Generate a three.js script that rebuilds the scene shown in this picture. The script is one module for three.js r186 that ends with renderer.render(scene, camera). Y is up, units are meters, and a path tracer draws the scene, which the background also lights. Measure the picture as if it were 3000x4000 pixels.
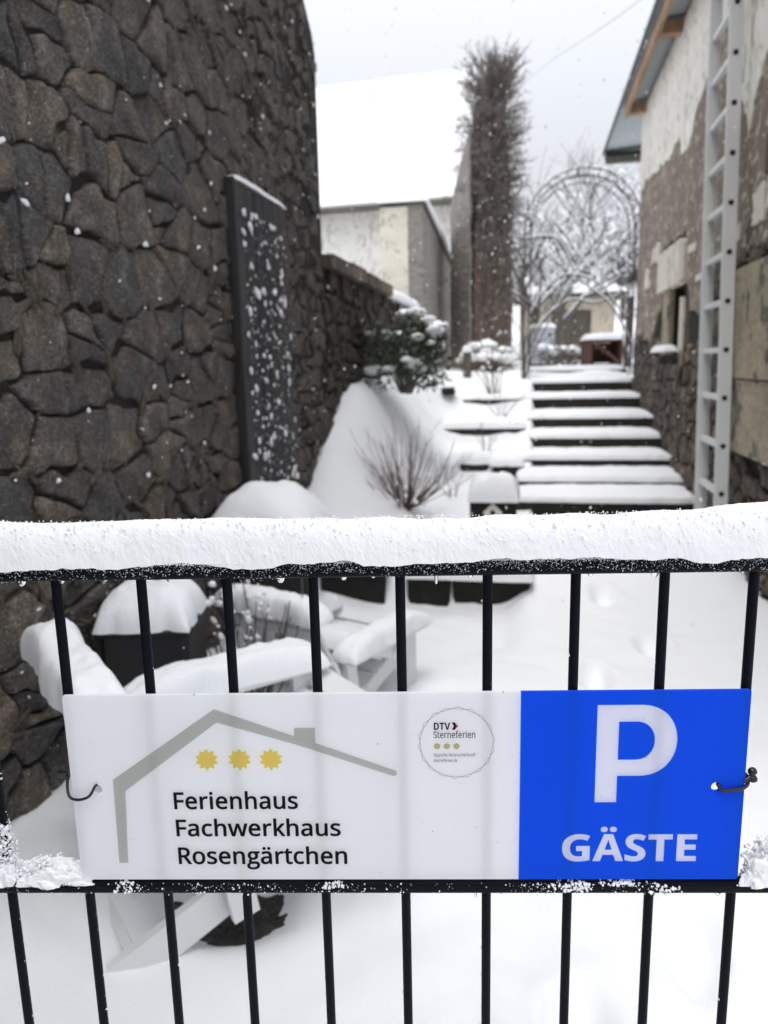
import * as THREE from 'three';
import { mergeGeometries, mergeVertices } from 'three/addons/utils/BufferGeometryUtils.js';

// ---------------------------------------------------------------- camera, sky, sun, exposure
// World: x to the right across the alley, y up, the alley runs along -z (D = -z), metres.
const scene = new THREE.Scene();
const RAD = Math.PI / 180;
const V = (x, y, d) => new THREE.Vector3(x, y, -d);
const camera = new THREE.PerspectiveCamera(68.3, 0.75, 0.05, 600);
{
  const pitch = 11.0 * RAD, roll = 1.295 * RAD, yaw = 11.0 * RAD;
  const fh = V(-Math.sin(yaw), 0, Math.cos(yaw)), rt = V(Math.cos(yaw), 0, Math.sin(yaw)), up = new THREE.Vector3(0, 1, 0);
  const fw = fh.clone().multiplyScalar(Math.cos(pitch)).addScaledVector(up, -Math.sin(pitch));
  const cu = up.clone().multiplyScalar(Math.cos(pitch)).addScaledVector(fh, Math.sin(pitch));
  camera.position.set(0, 1.45, 0);
  camera.up.copy(rt.clone().multiplyScalar(Math.sin(roll)).addScaledVector(cu, Math.cos(roll)));
  camera.lookAt(camera.position.clone().add(fw));
}
camera.focus = 0.885;
camera.userData.fStop = 4.8;

// overcast winter sky: brighter overhead than at the horizon, the same in every direction of the compass
{
  const w = 64, h = 64, data = new Float32Array(w * h * 4);
  for (let j = 0; j < h; j++) for (let i = 0; i < w; i++) {
    const el = Math.sin(((j + 0.5) / h - 0.5) * Math.PI);
    const s = Math.max(0, el), L = 0.5 * (1 + 2 * s), k = (j * w + i) * 4;
    data[k] = L * 0.96; data[k + 1] = L * 0.99; data[k + 2] = L * 1.06; data[k + 3] = 1;
  }
  const t = new THREE.DataTexture(data, w, h, THREE.RGBAFormat, THREE.FloatType);
  t.mapping = THREE.EquirectangularReflectionMapping; t.magFilter = THREE.LinearFilter; t.minFilter = THREE.LinearFilter; t.needsUpdate = true;
  scene.background = t; scene.environment = t;
}
const sun = new THREE.DirectionalLight(0xfffaf2, 1.5);
sun.position.set(-2, 22, 3.5); sun.target.position.set(0, 0, -4);
sun.castShadow = true; sun.shadow.radius = 60;
sun.shadow.camera.left = -14; sun.shadow.camera.right = 14; sun.shadow.camera.top = 14; sun.shadow.camera.bottom = -14; sun.shadow.camera.far = 60;
sun.shadow.mapSize.set(2048, 2048);
scene.add(sun, sun.target);
const renderer = new THREE.WebGLRenderer();
renderer.toneMapping = THREE.LinearToneMapping;
renderer.toneMappingExposure = 1.14;
renderer.shadowMap.enabled = true;

// ---------------------------------------------------------------- helpers
function rng(seed) { let a = seed >>> 0; return () => { a = (a + 0x6D2B79F5) | 0; let t = Math.imul(a ^ (a >>> 15), 1 | a); t = (t + Math.imul(t ^ (t >>> 7), 61 | t)) ^ t; return ((t ^ (t >>> 14)) >>> 0) / 4294967296; }; }
const hash = (x, y, z, s) => { let h = Math.imul(x, 374761393) ^ Math.imul(y, 668265263) ^ Math.imul(z, 2147483647) ^ Math.imul(s, 1274126177); h = Math.imul(h ^ (h >>> 13), 1274126177); return ((h ^ (h >>> 16)) >>> 0) / 4294967296; };
const fade = (t) => t * t * (3 - 2 * t);
const lerp = (a, b, t) => a + (b - a) * t;
const clamp = (x, a = 0, b = 1) => Math.min(b, Math.max(a, x));
const smooth = (a, b, x) => fade(clamp((x - a) / (b - a)));
function vn(x, y, z = 0, s = 1, per = 0) {
  const xi = Math.floor(x), yi = Math.floor(y), zi = Math.floor(z), fx = fade(x - xi), fy = fade(y - yi), fz = fade(z - zi);
  const w = per ? (n) => ((n % per) + per) % per : (n) => n;
  const H = (a, b, c) => hash(w(a), w(b), c, s);
  const p = (c) => lerp(lerp(H(xi, yi, c), H(xi + 1, yi, c), fx), lerp(H(xi, yi + 1, c), H(xi + 1, yi + 1, c), fx), fy);
  return z === 0 ? p(0) : lerp(p(zi), p(zi + 1), fz);
}
function fbm(x, y, z = 0, oct = 4, s = 1, per = 0) {
  let a = 0.5, v = 0, n = 0;
  for (let o = 0; o < oct; o++) { v += a * vn(x, y, z, s + o * 17, per); n += a; x *= 2; y *= 2; z *= 2; if (per) per *= 2; a *= 0.5; }
  return v / n;
}
function tex(size, fn, srgb = true, rep = 1) {
  const d = new Uint8Array(size * size * 4);
  for (let j = 0; j < size; j++) for (let i = 0; i < size; i++) {
    const c = fn(i / size, j / size), k = (j * size + i) * 4;
    if (typeof c === 'number') d[k] = d[k + 1] = d[k + 2] = clamp(c) * 255;
    else { d[k] = clamp(c[0]) * 255; d[k + 1] = clamp(c[1]) * 255; d[k + 2] = clamp(c[2]) * 255; }
    d[k + 3] = 255;
  }
  const t = new THREE.DataTexture(d, size, size);
  t.wrapS = t.wrapT = THREE.RepeatWrapping; t.magFilter = THREE.LinearFilter; t.minFilter = THREE.LinearMipmapLinearFilter; t.generateMipmaps = true;
  if (srgb) t.colorSpace = THREE.SRGBColorSpace;
  t.repeat.set(rep, rep); t.needsUpdate = true;
  return t;
}
const lin = (r, g, b) => new THREE.Color().setRGB(r, g, b);
const mat = (o) => { const m = o.transmission !== undefined || o.clearcoat !== undefined || o.sheen !== undefined ? new THREE.MeshPhysicalMaterial(o) : new THREE.MeshStandardMaterial(o); m.side = THREE.DoubleSide; return m; };
const used = {};
function numbered(n) { const k = used[n] = (used[n] ?? -1) + 1; return k ? n + '_' + String(k).padStart(3, '0') : n; }
function mesh(name, geo, m, parent = scene) {
  if (Array.isArray(geo)) geo = merge(geo);
  const o = new THREE.Mesh(geo, m); o.name = parent === scene ? numbered(name) : name; o.castShadow = o.receiveShadow = true; parent.add(o); return o;
}
function merge(list) { return mergeGeometries(list.map((g) => { const q = g.index ? g.toNonIndexed() : g; for (const k of Object.keys(q.attributes)) if (!['position', 'normal', 'uv'].includes(k)) q.deleteAttribute(k); if (!q.attributes.uv) q.setAttribute('uv', new THREE.BufferAttribute(new Float32Array(q.attributes.position.count * 2), 2)); return q; })); }
function tag(o, label, category, group, kind) { o.userData.label = label; o.userData.category = category; if (group) o.userData.group = group; if (kind) o.userData.kind = kind; return o; }
function thing(name, label, category, pos = [0, 0, 0], turn = 0, group) { const g = new THREE.Group(); g.name = numbered(name); g.position.set(pos[0], pos[1], -pos[2]); g.rotation.y = turn; scene.add(g); return tag(g, label, category, group); }
function structure(name, geo, m, label) { const o = mesh(name, geo, m); o.userData.kind = 'structure'; if (label) o.userData.label = label; return o; }
function stuffPart(o) { o.userData.kind = 'stuff'; return o; }
// planar uv in metres by the dominant axis of each face
function boxUV(geo) {
  const g = geo.index ? geo.toNonIndexed() : geo, p = g.attributes.position, uv = new Float32Array(p.count * 2), a = new THREE.Vector3(), b = new THREE.Vector3(), c = new THREE.Vector3();
  for (let i = 0; i < p.count; i += 3) {
    a.fromBufferAttribute(p, i); b.fromBufferAttribute(p, i + 1); c.fromBufferAttribute(p, i + 2);
    const n = b.clone().sub(a).cross(c.clone().sub(a)), x = Math.abs(n.x), y = Math.abs(n.y), z = Math.abs(n.z);
    [a, b, c].forEach((q, k) => { const [u, v] = x >= y && x >= z ? [q.z, q.y] : y >= z ? [q.x, q.z] : [q.x, q.y]; uv[(i + k) * 2] = u; uv[(i + k) * 2 + 1] = v; });
  }
  g.setAttribute('uv', new THREE.BufferAttribute(uv, 2)); return g;
}
// apply a matrix, keeping faces and normals outward when it mirrors
function apply(g, m) {
  g.applyMatrix4(m);
  if (m.determinant() < 0) { if (g.index) { const a = g.index.array; for (let i = 0; i < a.length; i += 3) { const t = a[i]; a[i] = a[i + 1]; a[i + 1] = t; } g.computeVertexNormals(); } else { for (const k of Object.keys(g.attributes)) { const A = g.attributes[k], n = A.itemSize; for (let i = 0; i < A.count; i += 3) for (let c = 0; c < n; c++) { const t = A.array[i * n + c]; A.array[i * n + c] = A.array[(i + 1) * n + c]; A.array[(i + 1) * n + c] = t; } } g.computeVertexNormals(); } }
  return g;
}
// a box from corner to corner (x, y, D) with slightly uneven, chamfered edges
function box(x0, x1, y0, y1, d0, d1, r = 0.004) {
  const w = Math.abs(x1 - x0), h = Math.abs(y1 - y0), d = Math.abs(d1 - d0); r = Math.min(r, w / 3, h / 3, d / 3);
  const s = new THREE.Shape(); s.moveTo(-w / 2 + r, -h / 2 + r); s.lineTo(w / 2 - r, -h / 2 + r); s.lineTo(w / 2 - r, h / 2 - r); s.lineTo(-w / 2 + r, h / 2 - r); s.closePath();
  const g = new THREE.ExtrudeGeometry(s, { depth: d - 2 * r, bevelEnabled: true, bevelThickness: r, bevelSize: r, bevelSegments: 1, steps: 1 });
  g.translate((x0 + x1) / 2, (y0 + y1) / 2, -(d0 + d1) / 2 - d / 2 + r);
  return boxUV(g);
}
// a board between two points, w wide (along side) and t thick
function board(p, q, w, t, side, r = 0.003) {
  const z = q.clone().sub(p), L = z.length(); z.normalize();
  const x = side.clone().addScaledVector(z, -side.dot(z)).normalize(), y = z.clone().cross(x);
  const g = box(-w / 2, w / 2, -t / 2, t / 2, -L, 0, r);
  apply(g, new THREE.Matrix4().makeBasis(x, y, z)); g.translate(p.x, p.y, p.z); return g;
}
// tapered tube through points with radius per point
function tube(pts, r0, r1 = r0, n = 5) {
  const P = [], I = [], N = pts.length; let up = new THREE.Vector3(0.31, 0.9, 0.2).normalize();
  for (let i = 0; i < N; i++) {
    const t = pts[Math.min(N - 1, i + 1)].clone().sub(pts[Math.max(0, i - 1)]).normalize();
    let a = up.clone().addScaledVector(t, -up.dot(t)); if (a.lengthSq() < 1e-4) a = new THREE.Vector3(1, 0, 0).addScaledVector(t, -t.x); a.normalize();
    const b = t.clone().cross(a), r = lerp(r0, r1, i / (N - 1));
    for (let k = 0; k < n; k++) { const c = Math.cos(k / n * 2 * Math.PI) * r, s = Math.sin(k / n * 2 * Math.PI) * r; P.push(pts[i].x + a.x * c + b.x * s, pts[i].y + a.y * c + b.y * s, pts[i].z + a.z * c + b.z * s); }
    if (i) for (let k = 0; k < n; k++) { const A = (i - 1) * n + k, B = (i - 1) * n + (k + 1) % n; I.push(A, B, A + n, B, B + n, A + n); }
  }
  for (const e of [0, N - 1]) { const c = P.length / 3; P.push(pts[e].x, pts[e].y, pts[e].z); for (let k = 0; k < n; k++) I.push(c, e * n + (e ? k : (k + 1) % n), e * n + (e ? (k + 1) % n : k)); }
  const g = new THREE.BufferGeometry(); g.setAttribute('position', new THREE.Float32BufferAttribute(P, 3)); g.setIndex(I); g.computeVertexNormals();
  const uv = new Float32Array(P.length / 3 * 2); for (let i = 0; i < P.length / 3; i++) { uv[2 * i] = (i % n) / n; uv[2 * i + 1] = P[3 * i + 1]; } g.setAttribute('uv', new THREE.BufferAttribute(uv, 2));
  return g;
}
const curve = (pts, n) => new THREE.CatmullRomCurve3(pts).getPoints(n);
// a pillow of snow lying on a flat top: w across x, d along z, h high, base at y = 0, centred
function pillow(w, d, h, { nu = 40, nv = 20, e = 5, q = 2.2, amp = 0.012, freq = 9, seed = 1, edge = 0.012, sag = 0.008 } = {}) {
  const P = [], I = [], UV = [];
  for (let side = 0; side < 2; side++) for (let j = 0; j <= nv; j++) for (let i = 0; i <= nu; i++) {
    let u = i / nu * 2 - 1, v = j / nv * 2 - 1;
    u = Math.sign(u) * (1 - Math.pow(1 - Math.abs(u), 1.7)); v = Math.sign(v) * (1 - Math.pow(1 - Math.abs(v), 1.7));
    const uu = u * Math.sqrt(1 - 0.06 * v * v * v * v), vv = v * Math.sqrt(1 - 0.06 * u ** 4);
    let x = uu * w / 2, z = vv * d / 2; const m = Math.max(Math.abs(u), Math.abs(v));
    const en = m * m * edge * (fbm(x * 11 + 5, z * 11 + 3, seed, 3, 7) - 0.5) * 2;
    x += en * u; z += en * v;
    const prof = Math.pow(Math.max(0, 1 - Math.pow(Math.abs(u), e)), 1 / q) * Math.pow(Math.max(0, 1 - Math.pow(Math.abs(v), e)), 1 / q);
    const top = h * prof * (0.8 + 0.4 * fbm(x * freq, z * freq, seed + 0.5, 3, 3)) + (fbm(x * 45, z * 45, seed, 2, 5) - 0.5) * amp * prof - m ** 8 * sag;
    P.push(x, side ? -(m ** 8) * sag : top, z); UV.push(x, z);
  }
  const n = (nu + 1) * (nv + 1);
  for (let j = 0; j < nv; j++) for (let i = 0; i < nu; i++) { const a = j * (nu + 1) + i, b = a + 1, c = a + nu + 1, dd = c + 1; I.push(a, c, b, b, c, dd); I.push(n + a, n + b, n + c, n + b, n + dd, n + c); }
  const g = new THREE.BufferGeometry(); g.setAttribute('position', new THREE.Float32BufferAttribute(P, 3)); g.setAttribute('uv', new THREE.Float32BufferAttribute(UV, 2)); g.setIndex(I); g.computeVertexNormals(); return g;
}
// a lumpy blob
function blob(r, seed, detail = 2, rough = 0.35, sy = 1) {
  const g = mergeVertices(new THREE.IcosahedronGeometry(1, detail).deleteAttribute('normal').deleteAttribute('uv')), p = g.attributes.position;
  for (let i = 0; i < p.count; i++) { const x = p.getX(i), y = p.getY(i), z = p.getZ(i), k = r * (1 + rough * 2 * (fbm(x * 1.6 + 9, y * 1.6 + 9, z * 1.6 + seed * 7.3 + 9, 3, seed) - 0.5)); p.setXYZ(i, x * k, y * k * sy, z * k); }
  g.computeVertexNormals(); const uv = new Float32Array(p.count * 2); for (let i = 0; i < p.count; i++) { uv[2 * i] = p.getX(i); uv[2 * i + 1] = p.getZ(i) + p.getY(i); } g.setAttribute('uv', new THREE.BufferAttribute(uv, 2)); return g;
}
function scatter(name, geo, m, list, parent = scene, colors) {
  const o = new THREE.InstancedMesh(geo, m, list.length), M = new THREE.Matrix4(), q = new THREE.Quaternion(), e = new THREE.Euler();
  list.forEach((t, i) => { e.set(t.rx || 0, t.ry || 0, t.rz || 0); q.setFromEuler(e); M.compose(t.p, q, t.s instanceof THREE.Vector3 ? t.s : new THREE.Vector3(t.s, t.s, t.s)); o.setMatrixAt(i, M); if (colors) o.setColorAt(i, colors(i)); });
  o.name = parent === scene ? numbered(name) : name; o.castShadow = o.receiveShadow = true; o.userData.kind = 'stuff'; parent.add(o); return o;
}
// ragged outline: subdivide a polygon in (u, v) and push its points about with noise
function ragged(poly, step, amp, seed, keep = () => false) {
  const out = [];
  for (let i = 0; i < poly.length; i++) {
    const a = poly[i], b = poly[(i + 1) % poly.length], L = Math.hypot(b[0] - a[0], b[1] - a[1]), n = Math.max(1, Math.round(L / step)), fixed = keep(a, b);
    for (let k = 0; k < n; k++) { const t = k / n; let u = lerp(a[0], b[0], t), v = lerp(a[1], b[1], t); if (!fixed) { u += (fbm(u * 7, v * 7, seed, 4, 31) - 0.5) * 2 * amp; v += (fbm(u * 7 + 40, v * 7, seed, 4, 57) - 0.5) * 2 * amp; } out.push([u, v]); }
  }
  return out;
}
// a slab lying on the plane x = X, outline in (D, y), from x = X0 to x = X1
function slabX(poly, X0, X1, holes = []) {
  const s = new THREE.Shape(poly.map(([d, y]) => new THREE.Vector2(-d, y)));
  for (const h of holes) s.holes.push(new THREE.Path(h.map(([d, y]) => new THREE.Vector2(-d, y))));
  const g = new THREE.ExtrudeGeometry(s, { depth: X1 - X0, bevelEnabled: false });   // shape in (z, y), extruded along its own +z
  apply(g, new THREE.Matrix4().makeBasis(new THREE.Vector3(0, 0, 1), new THREE.Vector3(0, 1, 0), new THREE.Vector3(1, 0, 0)));
  g.translate(X0, 0, 0);
  return g;
}

// ---------------------------------------------------------------- materials
const snowTex = tex(512, (u, v) => { const n = fbm(u * 64, v * 64, 0, 3, 3, 64), m = fbm(u * 8, v * 8, 0, 3, 4, 8); return 0.25 + 0.5 * n + 0.25 * m; }, false);
const snowFine = snowTex.clone(); snowFine.repeat.set(9, 9); snowFine.needsUpdate = true;
const snowMid = snowTex.clone(); snowMid.repeat.set(3, 3); snowMid.needsUpdate = true;
const grainTex = tex(512, (u, v) => 0.6 * vn(u * 128, v * 128, 0, 5, 128) + 0.4 * vn(u * 256, v * 256, 0, 6, 256), false); grainTex.repeat.set(8, 8);
const M = {};
M.snow = mat({ color: lin(0.86, 0.875, 0.9), roughness: 0.95, bumpMap: snowMid, bumpScale: 0.0025 });
M.snowNear = mat({ color: lin(0.86, 0.875, 0.9), roughness: 0.9, bumpMap: grainTex, bumpScale: 0.0003 });
M.snowFar = mat({ color: lin(0.86, 0.875, 0.9), roughness: 1 });
const stoneTex = tex(1024, (u, v) => {
  const a = fbm(u * 6, v * 6, 0, 5, 11, 6), b = fbm(u * 70, v * 70, 0, 4, 12, 70), c = fbm(u * 14, v * 14, 0, 4, 13, 14), w = smooth(0.6, 0.72, c), k = smooth(0.66, 0.72, fbm(u * 90, v * 90, 0, 2, 14, 90)), t = smooth(0.52, 0.7, fbm(u * 4, v * 4, 0, 3, 15, 4));
  const g = 0.36 + 0.24 * (a - 0.5) + 0.24 * (b - 0.5) + 0.08 * w + 0.16 * k;
  return [g * (1.0 + 0.05 * t), g * 0.98, g * (0.96 - 0.05 * t)];
});
const stoneBump = tex(1024, (u, v) => 0.5 * fbm(u * 10, v * 10, 0, 5, 21, 10) + 0.5 * fbm(u * 60, v * 60, 0, 4, 22, 60), false);
for (const t of [stoneTex, stoneBump]) t.repeat.set(2.2, 2.2);
M.stone = [[1, 0.98, 0.96], [0.82, 0.82, 0.83], [1.12, 1.05, 0.98], [0.9, 0.86, 0.82], [0.72, 0.72, 0.73], [1.2, 1.13, 1.02]].map((c) => mat({ color: lin(c[0] * 0.74, c[1] * 0.725, c[2] * 0.71), map: stoneTex, bumpMap: stoneBump, bumpScale: 0.03, roughness: 0.85 }));
const mortarTex = tex(512, (u, v) => { const a = fbm(u * 5, v * 5, 0, 4, 41, 5), b = fbm(u * 40, v * 40, 0, 3, 42, 40), w = smooth(0.55, 0.72, a); const g = 0.2 + 0.2 * (b - 0.4); return [g + 0.32 * w, g * 0.95 + 0.27 * w, g * 0.88 + 0.2 * w]; });
M.mortar = mat({ color: 0xaaa39b, map: mortarTex, bumpMap: stoneBump, bumpScale: 0.02, roughness: 0.95 });
const roughTex = tex(512, (u, v) => { const a = fbm(u * 5, v * 9, 0, 5, 51, 0), b = fbm(u * 34, v * 34, 0, 4, 52, 34), c = fbm(u * 9, v * 9, 0, 3, 53, 9), p = smooth(0.62, 0.7, fbm(u * 26, v * 26, 0, 2, 54, 26)); const g = 0.24 + 0.2 * (b - 0.35) + 0.12 * (c - 0.5) + 0.1 * p; return [g * 1.08, g * 0.98, g * 0.91]; });
const roughBump = tex(512, (u, v) => fbm(u * 22, v * 22, 0, 5, 61, 22), false);
M.roughcast = mat({ color: 0xcfc6bf, map: roughTex, bumpMap: roughBump, bumpScale: 0.035, roughness: 0.9 });
const woodTex = tex(512, (u, v) => { const g = fbm(u * 26 + 2 * fbm(u * 3, v * 3, 0, 2, 71, 3), v * 2, 0, 4, 72, 0), b = 0.75 + 0.4 * (g - 0.5) + 0.1 * (vn(u * 90, v * 4, 0, 73) - 0.5); return [b, b * 0.97, b * 0.93]; });
M.darkTimber = mat({ color: lin(0.03, 0.029, 0.025), map: woodTex, bumpMap: stoneBump, bumpScale: 0.01, roughness: 0.9 });
M.mossyStone = mat({ color: lin(0.075, 0.07, 0.05), map: stoneTex, bumpMap: stoneBump, bumpScale: 0.012, roughness: 0.9 });
M.blackBoard = mat({ color: lin(0.028, 0.03, 0.035), map: woodTex, bumpMap: woodTex, bumpScale: 0.012, roughness: 0.65 });
M.greyBoard = mat({ color: lin(0.06, 0.061, 0.064), map: woodTex, bumpMap: woodTex, bumpScale: 0.012, roughness: 0.7 });
const steelTex = tex(512, (u, v) => 0.5 * fbm(u * 40, v * 40, 0, 3, 75, 40) + 0.5 * fbm(u * 120, v * 120, 0, 2, 76, 120), false);
steelTex.repeat.set(6, 6);
M.steel = mat({ color: lin(0.0035, 0.005, 0.0095), roughness: 0.45, bumpMap: steelTex, bumpScale: 0.0004, clearcoat: 0 }); M.steel.specularIntensity = 0.16;
M.water = mat({ color: 0xffffff, roughness: 0.02, transmission: 1, thickness: 0.006, ior: 1.33 });
M.white = mat({ color: lin(0.74, 0.745, 0.75), roughness: 0.55, bumpMap: woodTex, bumpScale: 0.0015 });
M.black = mat({ color: lin(0.012, 0.012, 0.013), roughness: 0.5 });
M.tie = mat({ color: lin(0.008, 0.008, 0.01), roughness: 0.35 });
M.alu = mat({ color: lin(0.66, 0.675, 0.67), roughness: 0.5, metalness: 0.0, bumpMap: woodTex, bumpScale: 0.0006 });
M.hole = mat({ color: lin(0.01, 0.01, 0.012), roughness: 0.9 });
const plasterTex = tex(512, (u, v) => { const a = fbm(u * 7, v * 7, 0, 5, 81, 7), b = fbm(u * 50, v * 50, 0, 3, 82, 50), d = smooth(0.63, 0.72, fbm(u * 16, v * 10, 0, 4, 83, 0)); const g = 0.92 + 0.12 * (a - 0.5) + 0.08 * (b - 0.5) - 0.16 * d; return [g, g * (0.985 - 0.02 * d), g * (0.955 - 0.05 * d)]; });
const plasterBump = tex(512, (u, v) => 0.6 * fbm(u * 9, v * 9, 0, 5, 85, 9) + 0.4 * fbm(u * 60, v * 60, 0, 2, 86, 60), false);
M.limewash = mat({ color: lin(0.97, 0.965, 0.94), map: plasterTex, bumpMap: plasterBump, bumpScale: 0.012, roughness: 0.95 });
const taupeTex = tex(512, (u, v) => { const a = fbm(u * 6, v * 6, 0, 5, 91, 6), b = fbm(u * 60, v * 60, 0, 3, 92, 60), s = smooth(0.66, 0.71, fbm(u * 20, v * 20, 0, 3, 93, 20)) * 0.8; const g = 0.56 + 0.16 * (a - 0.5) + 0.16 * (b - 0.5); return [lerp(g, 0.86, s), lerp(g * 0.925, 0.84, s), lerp(g * 0.85, 0.78, s)]; });
M.taupe = mat({ color: lin(0.8, 0.76, 0.72), map: taupeTex, bumpMap: plasterBump, bumpScale: 0.012, roughness: 0.95 });
const sandTex = tex(512, (u, v) => { const a = fbm(u * 5, v * 5, 0, 5, 95, 5), b = fbm(u * 44, v * 44, 0, 3, 96, 44), s = smooth(0.6, 0.7, fbm(u * 9, v * 9, 0, 4, 97, 9)); const g = 0.66 + 0.2 * (a - 0.5) + 0.2 * (b - 0.5) - 0.24 * s; return [g, g * (0.94 + 0.03 * s), g * (0.81 + 0.1 * s)]; });
M.sandstone = mat({ color: lin(0.85, 0.84, 0.82), map: sandTex, bumpMap: stoneBump, bumpScale: 0.012, roughness: 0.95 });
M.sandMortar = mat({ color: lin(0.85, 0.74, 0.58), map: stoneTex, bumpMap: stoneBump, bumpScale: 0.01, roughness: 1 });
M.cream = mat({ color: lin(0.8, 0.78, 0.72), map: plasterTex, roughness: 0.95, bumpMap: plasterBump, bumpScale: 0.01 });
M.whiteRender = mat({ color: lin(0.86, 0.87, 0.88), map: plasterTex, roughness: 0.95 });
M.rubble = [[0.13, 0.115, 0.105], [0.19, 0.165, 0.145], [0.09, 0.083, 0.08], [0.25, 0.215, 0.185], [0.16, 0.125, 0.115], [0.3, 0.27, 0.21]].map((c) => mat({ color: lin(c[0] * 5.2, c[1] * 5.0, c[2] * 4.9), map: stoneTex, bumpMap: stoneBump, bumpScale: 0.012, roughness: 0.9 }));
M.pine = mat({ color: lin(0.62, 0.42, 0.27), map: woodTex, roughness: 0.7 });
M.sheet = mat({ color: lin(0.42, 0.45, 0.46), roughness: 0.6, metalness: 0.0 });
M.sheetEdge = mat({ color: lin(0.05, 0.085, 0.085), roughness: 0.6 });
M.iron = mat({ color: lin(0.045, 0.04, 0.036), roughness: 0.7 });
M.bark = mat({ color: lin(0.12, 0.1, 0.088), roughness: 0.95 });
M.creeper = mat({ color: lin(0.19, 0.165, 0.15), roughness: 0.95 });
M.barkGrey = mat({ color: lin(0.12, 0.115, 0.105), roughness: 0.95 });
M.redTwig = mat({ color: lin(0.11, 0.06, 0.052), roughness: 0.85 });
M.leaf = mat({ color: lin(0.03, 0.055, 0.022), roughness: 0.55, transmission: 0.15, thickness: 0 });
M.needles = mat({ color: lin(0.035, 0.05, 0.03), roughness: 0.9 });
M.deadLeaf = mat({ color: lin(0.16, 0.12, 0.085), roughness: 0.9 });
const brickTex = tex(512, (u, v) => { const a = fbm(u * 6, v * 3, 0, 5, 101, 0), b = fbm(u * 40, v * 26, 0, 3, 102, 0), s = smooth(0.4, 0.62, a); const g = 0.3 + 0.26 * (b - 0.4); return [g * lerp(1.02, 1.16, s), g * lerp(0.96, 0.92, s), g * lerp(0.91, 0.83, s)]; });
M.oldBrick = mat({ color: lin(1.25, 1.15, 1.08), map: brickTex, bumpMap: roughBump, bumpScale: 0.04, roughness: 0.95 });
M.greyRender = mat({ color: lin(0.3, 0.29, 0.28), map: plasterTex, bumpMap: roughBump, bumpScale: 0.03, roughness: 0.95 });
M.earthAndShade = mat({ color: lin(0.3, 0.29, 0.28), map: stoneTex, bumpMap: roughBump, bumpScale: 0.03, roughness: 1 });  // fill behind the steps, and the painted shade under the near chair
M.greyWood = mat({ color: lin(0.2, 0.19, 0.17), map: woodTex, roughness: 0.9 });
M.redBrown = mat({ color: lin(0.15, 0.07, 0.05), map: woodTex, roughness: 0.85 });
M.paleBlue = mat({ color: lin(0.5, 0.52, 0.58), roughness: 0.6 });
M.beige = mat({ color: lin(0.6, 0.55, 0.47), map: plasterTex, roughness: 0.95 });
M.glassDark = mat({ color: lin(0.03, 0.035, 0.04), roughness: 0.1 });

// ---------------------------------------------------------------- ground
const pl = (tab, x) => { if (x <= tab[0][0]) return tab[0][1]; for (let i = 1; i < tab.length; i++) if (x <= tab[i][0]) { const t = (x - tab[i - 1][0]) / (tab[i][0] - tab[i - 1][0]); return lerp(tab[i - 1][1], tab[i][1], t); } return tab[tab.length - 1][1]; };
const stairLine = [[-9, 0], [3.6, 0.0], [4.5, 0.06], [5.3, 0.22], [5.88, 0.34], [6.44, 0.43], [7.03, 0.54], [7.57, 0.68], [8.17, 0.84], [9.1, 1.02], [9.8, 1.2], [10.6, 1.34], [14, 1.38], [24, 1.5], [40, 4.2], [60, 8.2], [120, 13], [260, 22]];
const bedLine = [[-9, 0], [3.4, 0.0], [3.9, -0.05], [4.5, -0.06], [4.62, 0.19], [5.3, 0.26], [6.2, 0.36], [6.88, 0.43], [6.98, 0.55], [7.9, 0.61], [8.02, 0.79], [9.0, 0.87], [9.14, 1.04], [10, 1.26], [10.6, 1.34], [14, 1.38], [24, 1.5], [40, 4.2], [60, 8.2], [120, 13], [260, 22]];
const wallLine = [[-9, 0.06], [1.2, 0.1], [2.6, 0.12], [4.2, 0.08], [4.5, 0.06], [4.66, 0.36], [4.9, 0.55], [5.5, 0.9], [6.0, 1.2], [6.3, 1.31], [7, 1.33], [10, 1.36], [14, 1.38], [24, 1.5], [40, 4.2], [60, 8.2], [120, 13], [260, 22]];
const prints = [[0.12, 1.45, 0.2], [0.42, 1.75, 0.1], [0.2, 2.3, 0.15], [0.5, 2.75, 0.1], [0.32, 3.4, 0], [0.62, 3.8, 0.1], [0.45, 4.5, 0], [-0.15, 1.3, 0.5]];   // half-filled footprints
function ground(x, d) {
  const s = smooth(0.05, -0.16, x);
  let h = lerp(pl(stairLine, d), pl(bedLine, d), s);
  const k = smooth(-0.78, -1.5, x); h = lerp(h, pl(wallLine, d), k);
  h += 0.13 * Math.exp(-((x - 1.25) ** 2) / 0.09) * smooth(2.2, 3.6, d) * smooth(6, 5, d);
  h += 0.12 * smooth(-0.5, -1.3, x) * smooth(2.0, 1.3, d);
  h -= 0.075 * Math.exp(-((((x + 0.8) / 0.19) ** 2 + ((d - 1.74) / 0.16) ** 2) ** 2));      // hollow under the chair for its shade-coloured sheet
  if (d > 5.6 && d < 10.3) h -= 0.3 * smooth(0.03, 0.09, x) * smooth(5.6, 5.7, d) * smooth(10.3, 10.1, d);   // below the steps
  h += (fbm(x * 2.2 + 7, d * 2.2, 0, 3, 5) - 0.5) * 0.08 + (fbm(x * 9 + 3, d * 9, 0, 3, 6) - 0.5) * 0.024;
  for (const [fx, fd, a] of prints) { const dx = (x - fx) * Math.cos(a) - (d - fd) * Math.sin(a), dd = (x - fx) * Math.sin(a) + (d - fd) * Math.cos(a), r = (dx / 0.065) ** 2 + (dd / 0.14) ** 2; if (r < 5) h += -0.055 * Math.exp(-r * r) + 0.014 * Math.exp(-((r - 2) ** 2)); }
  return h;
}
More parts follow.
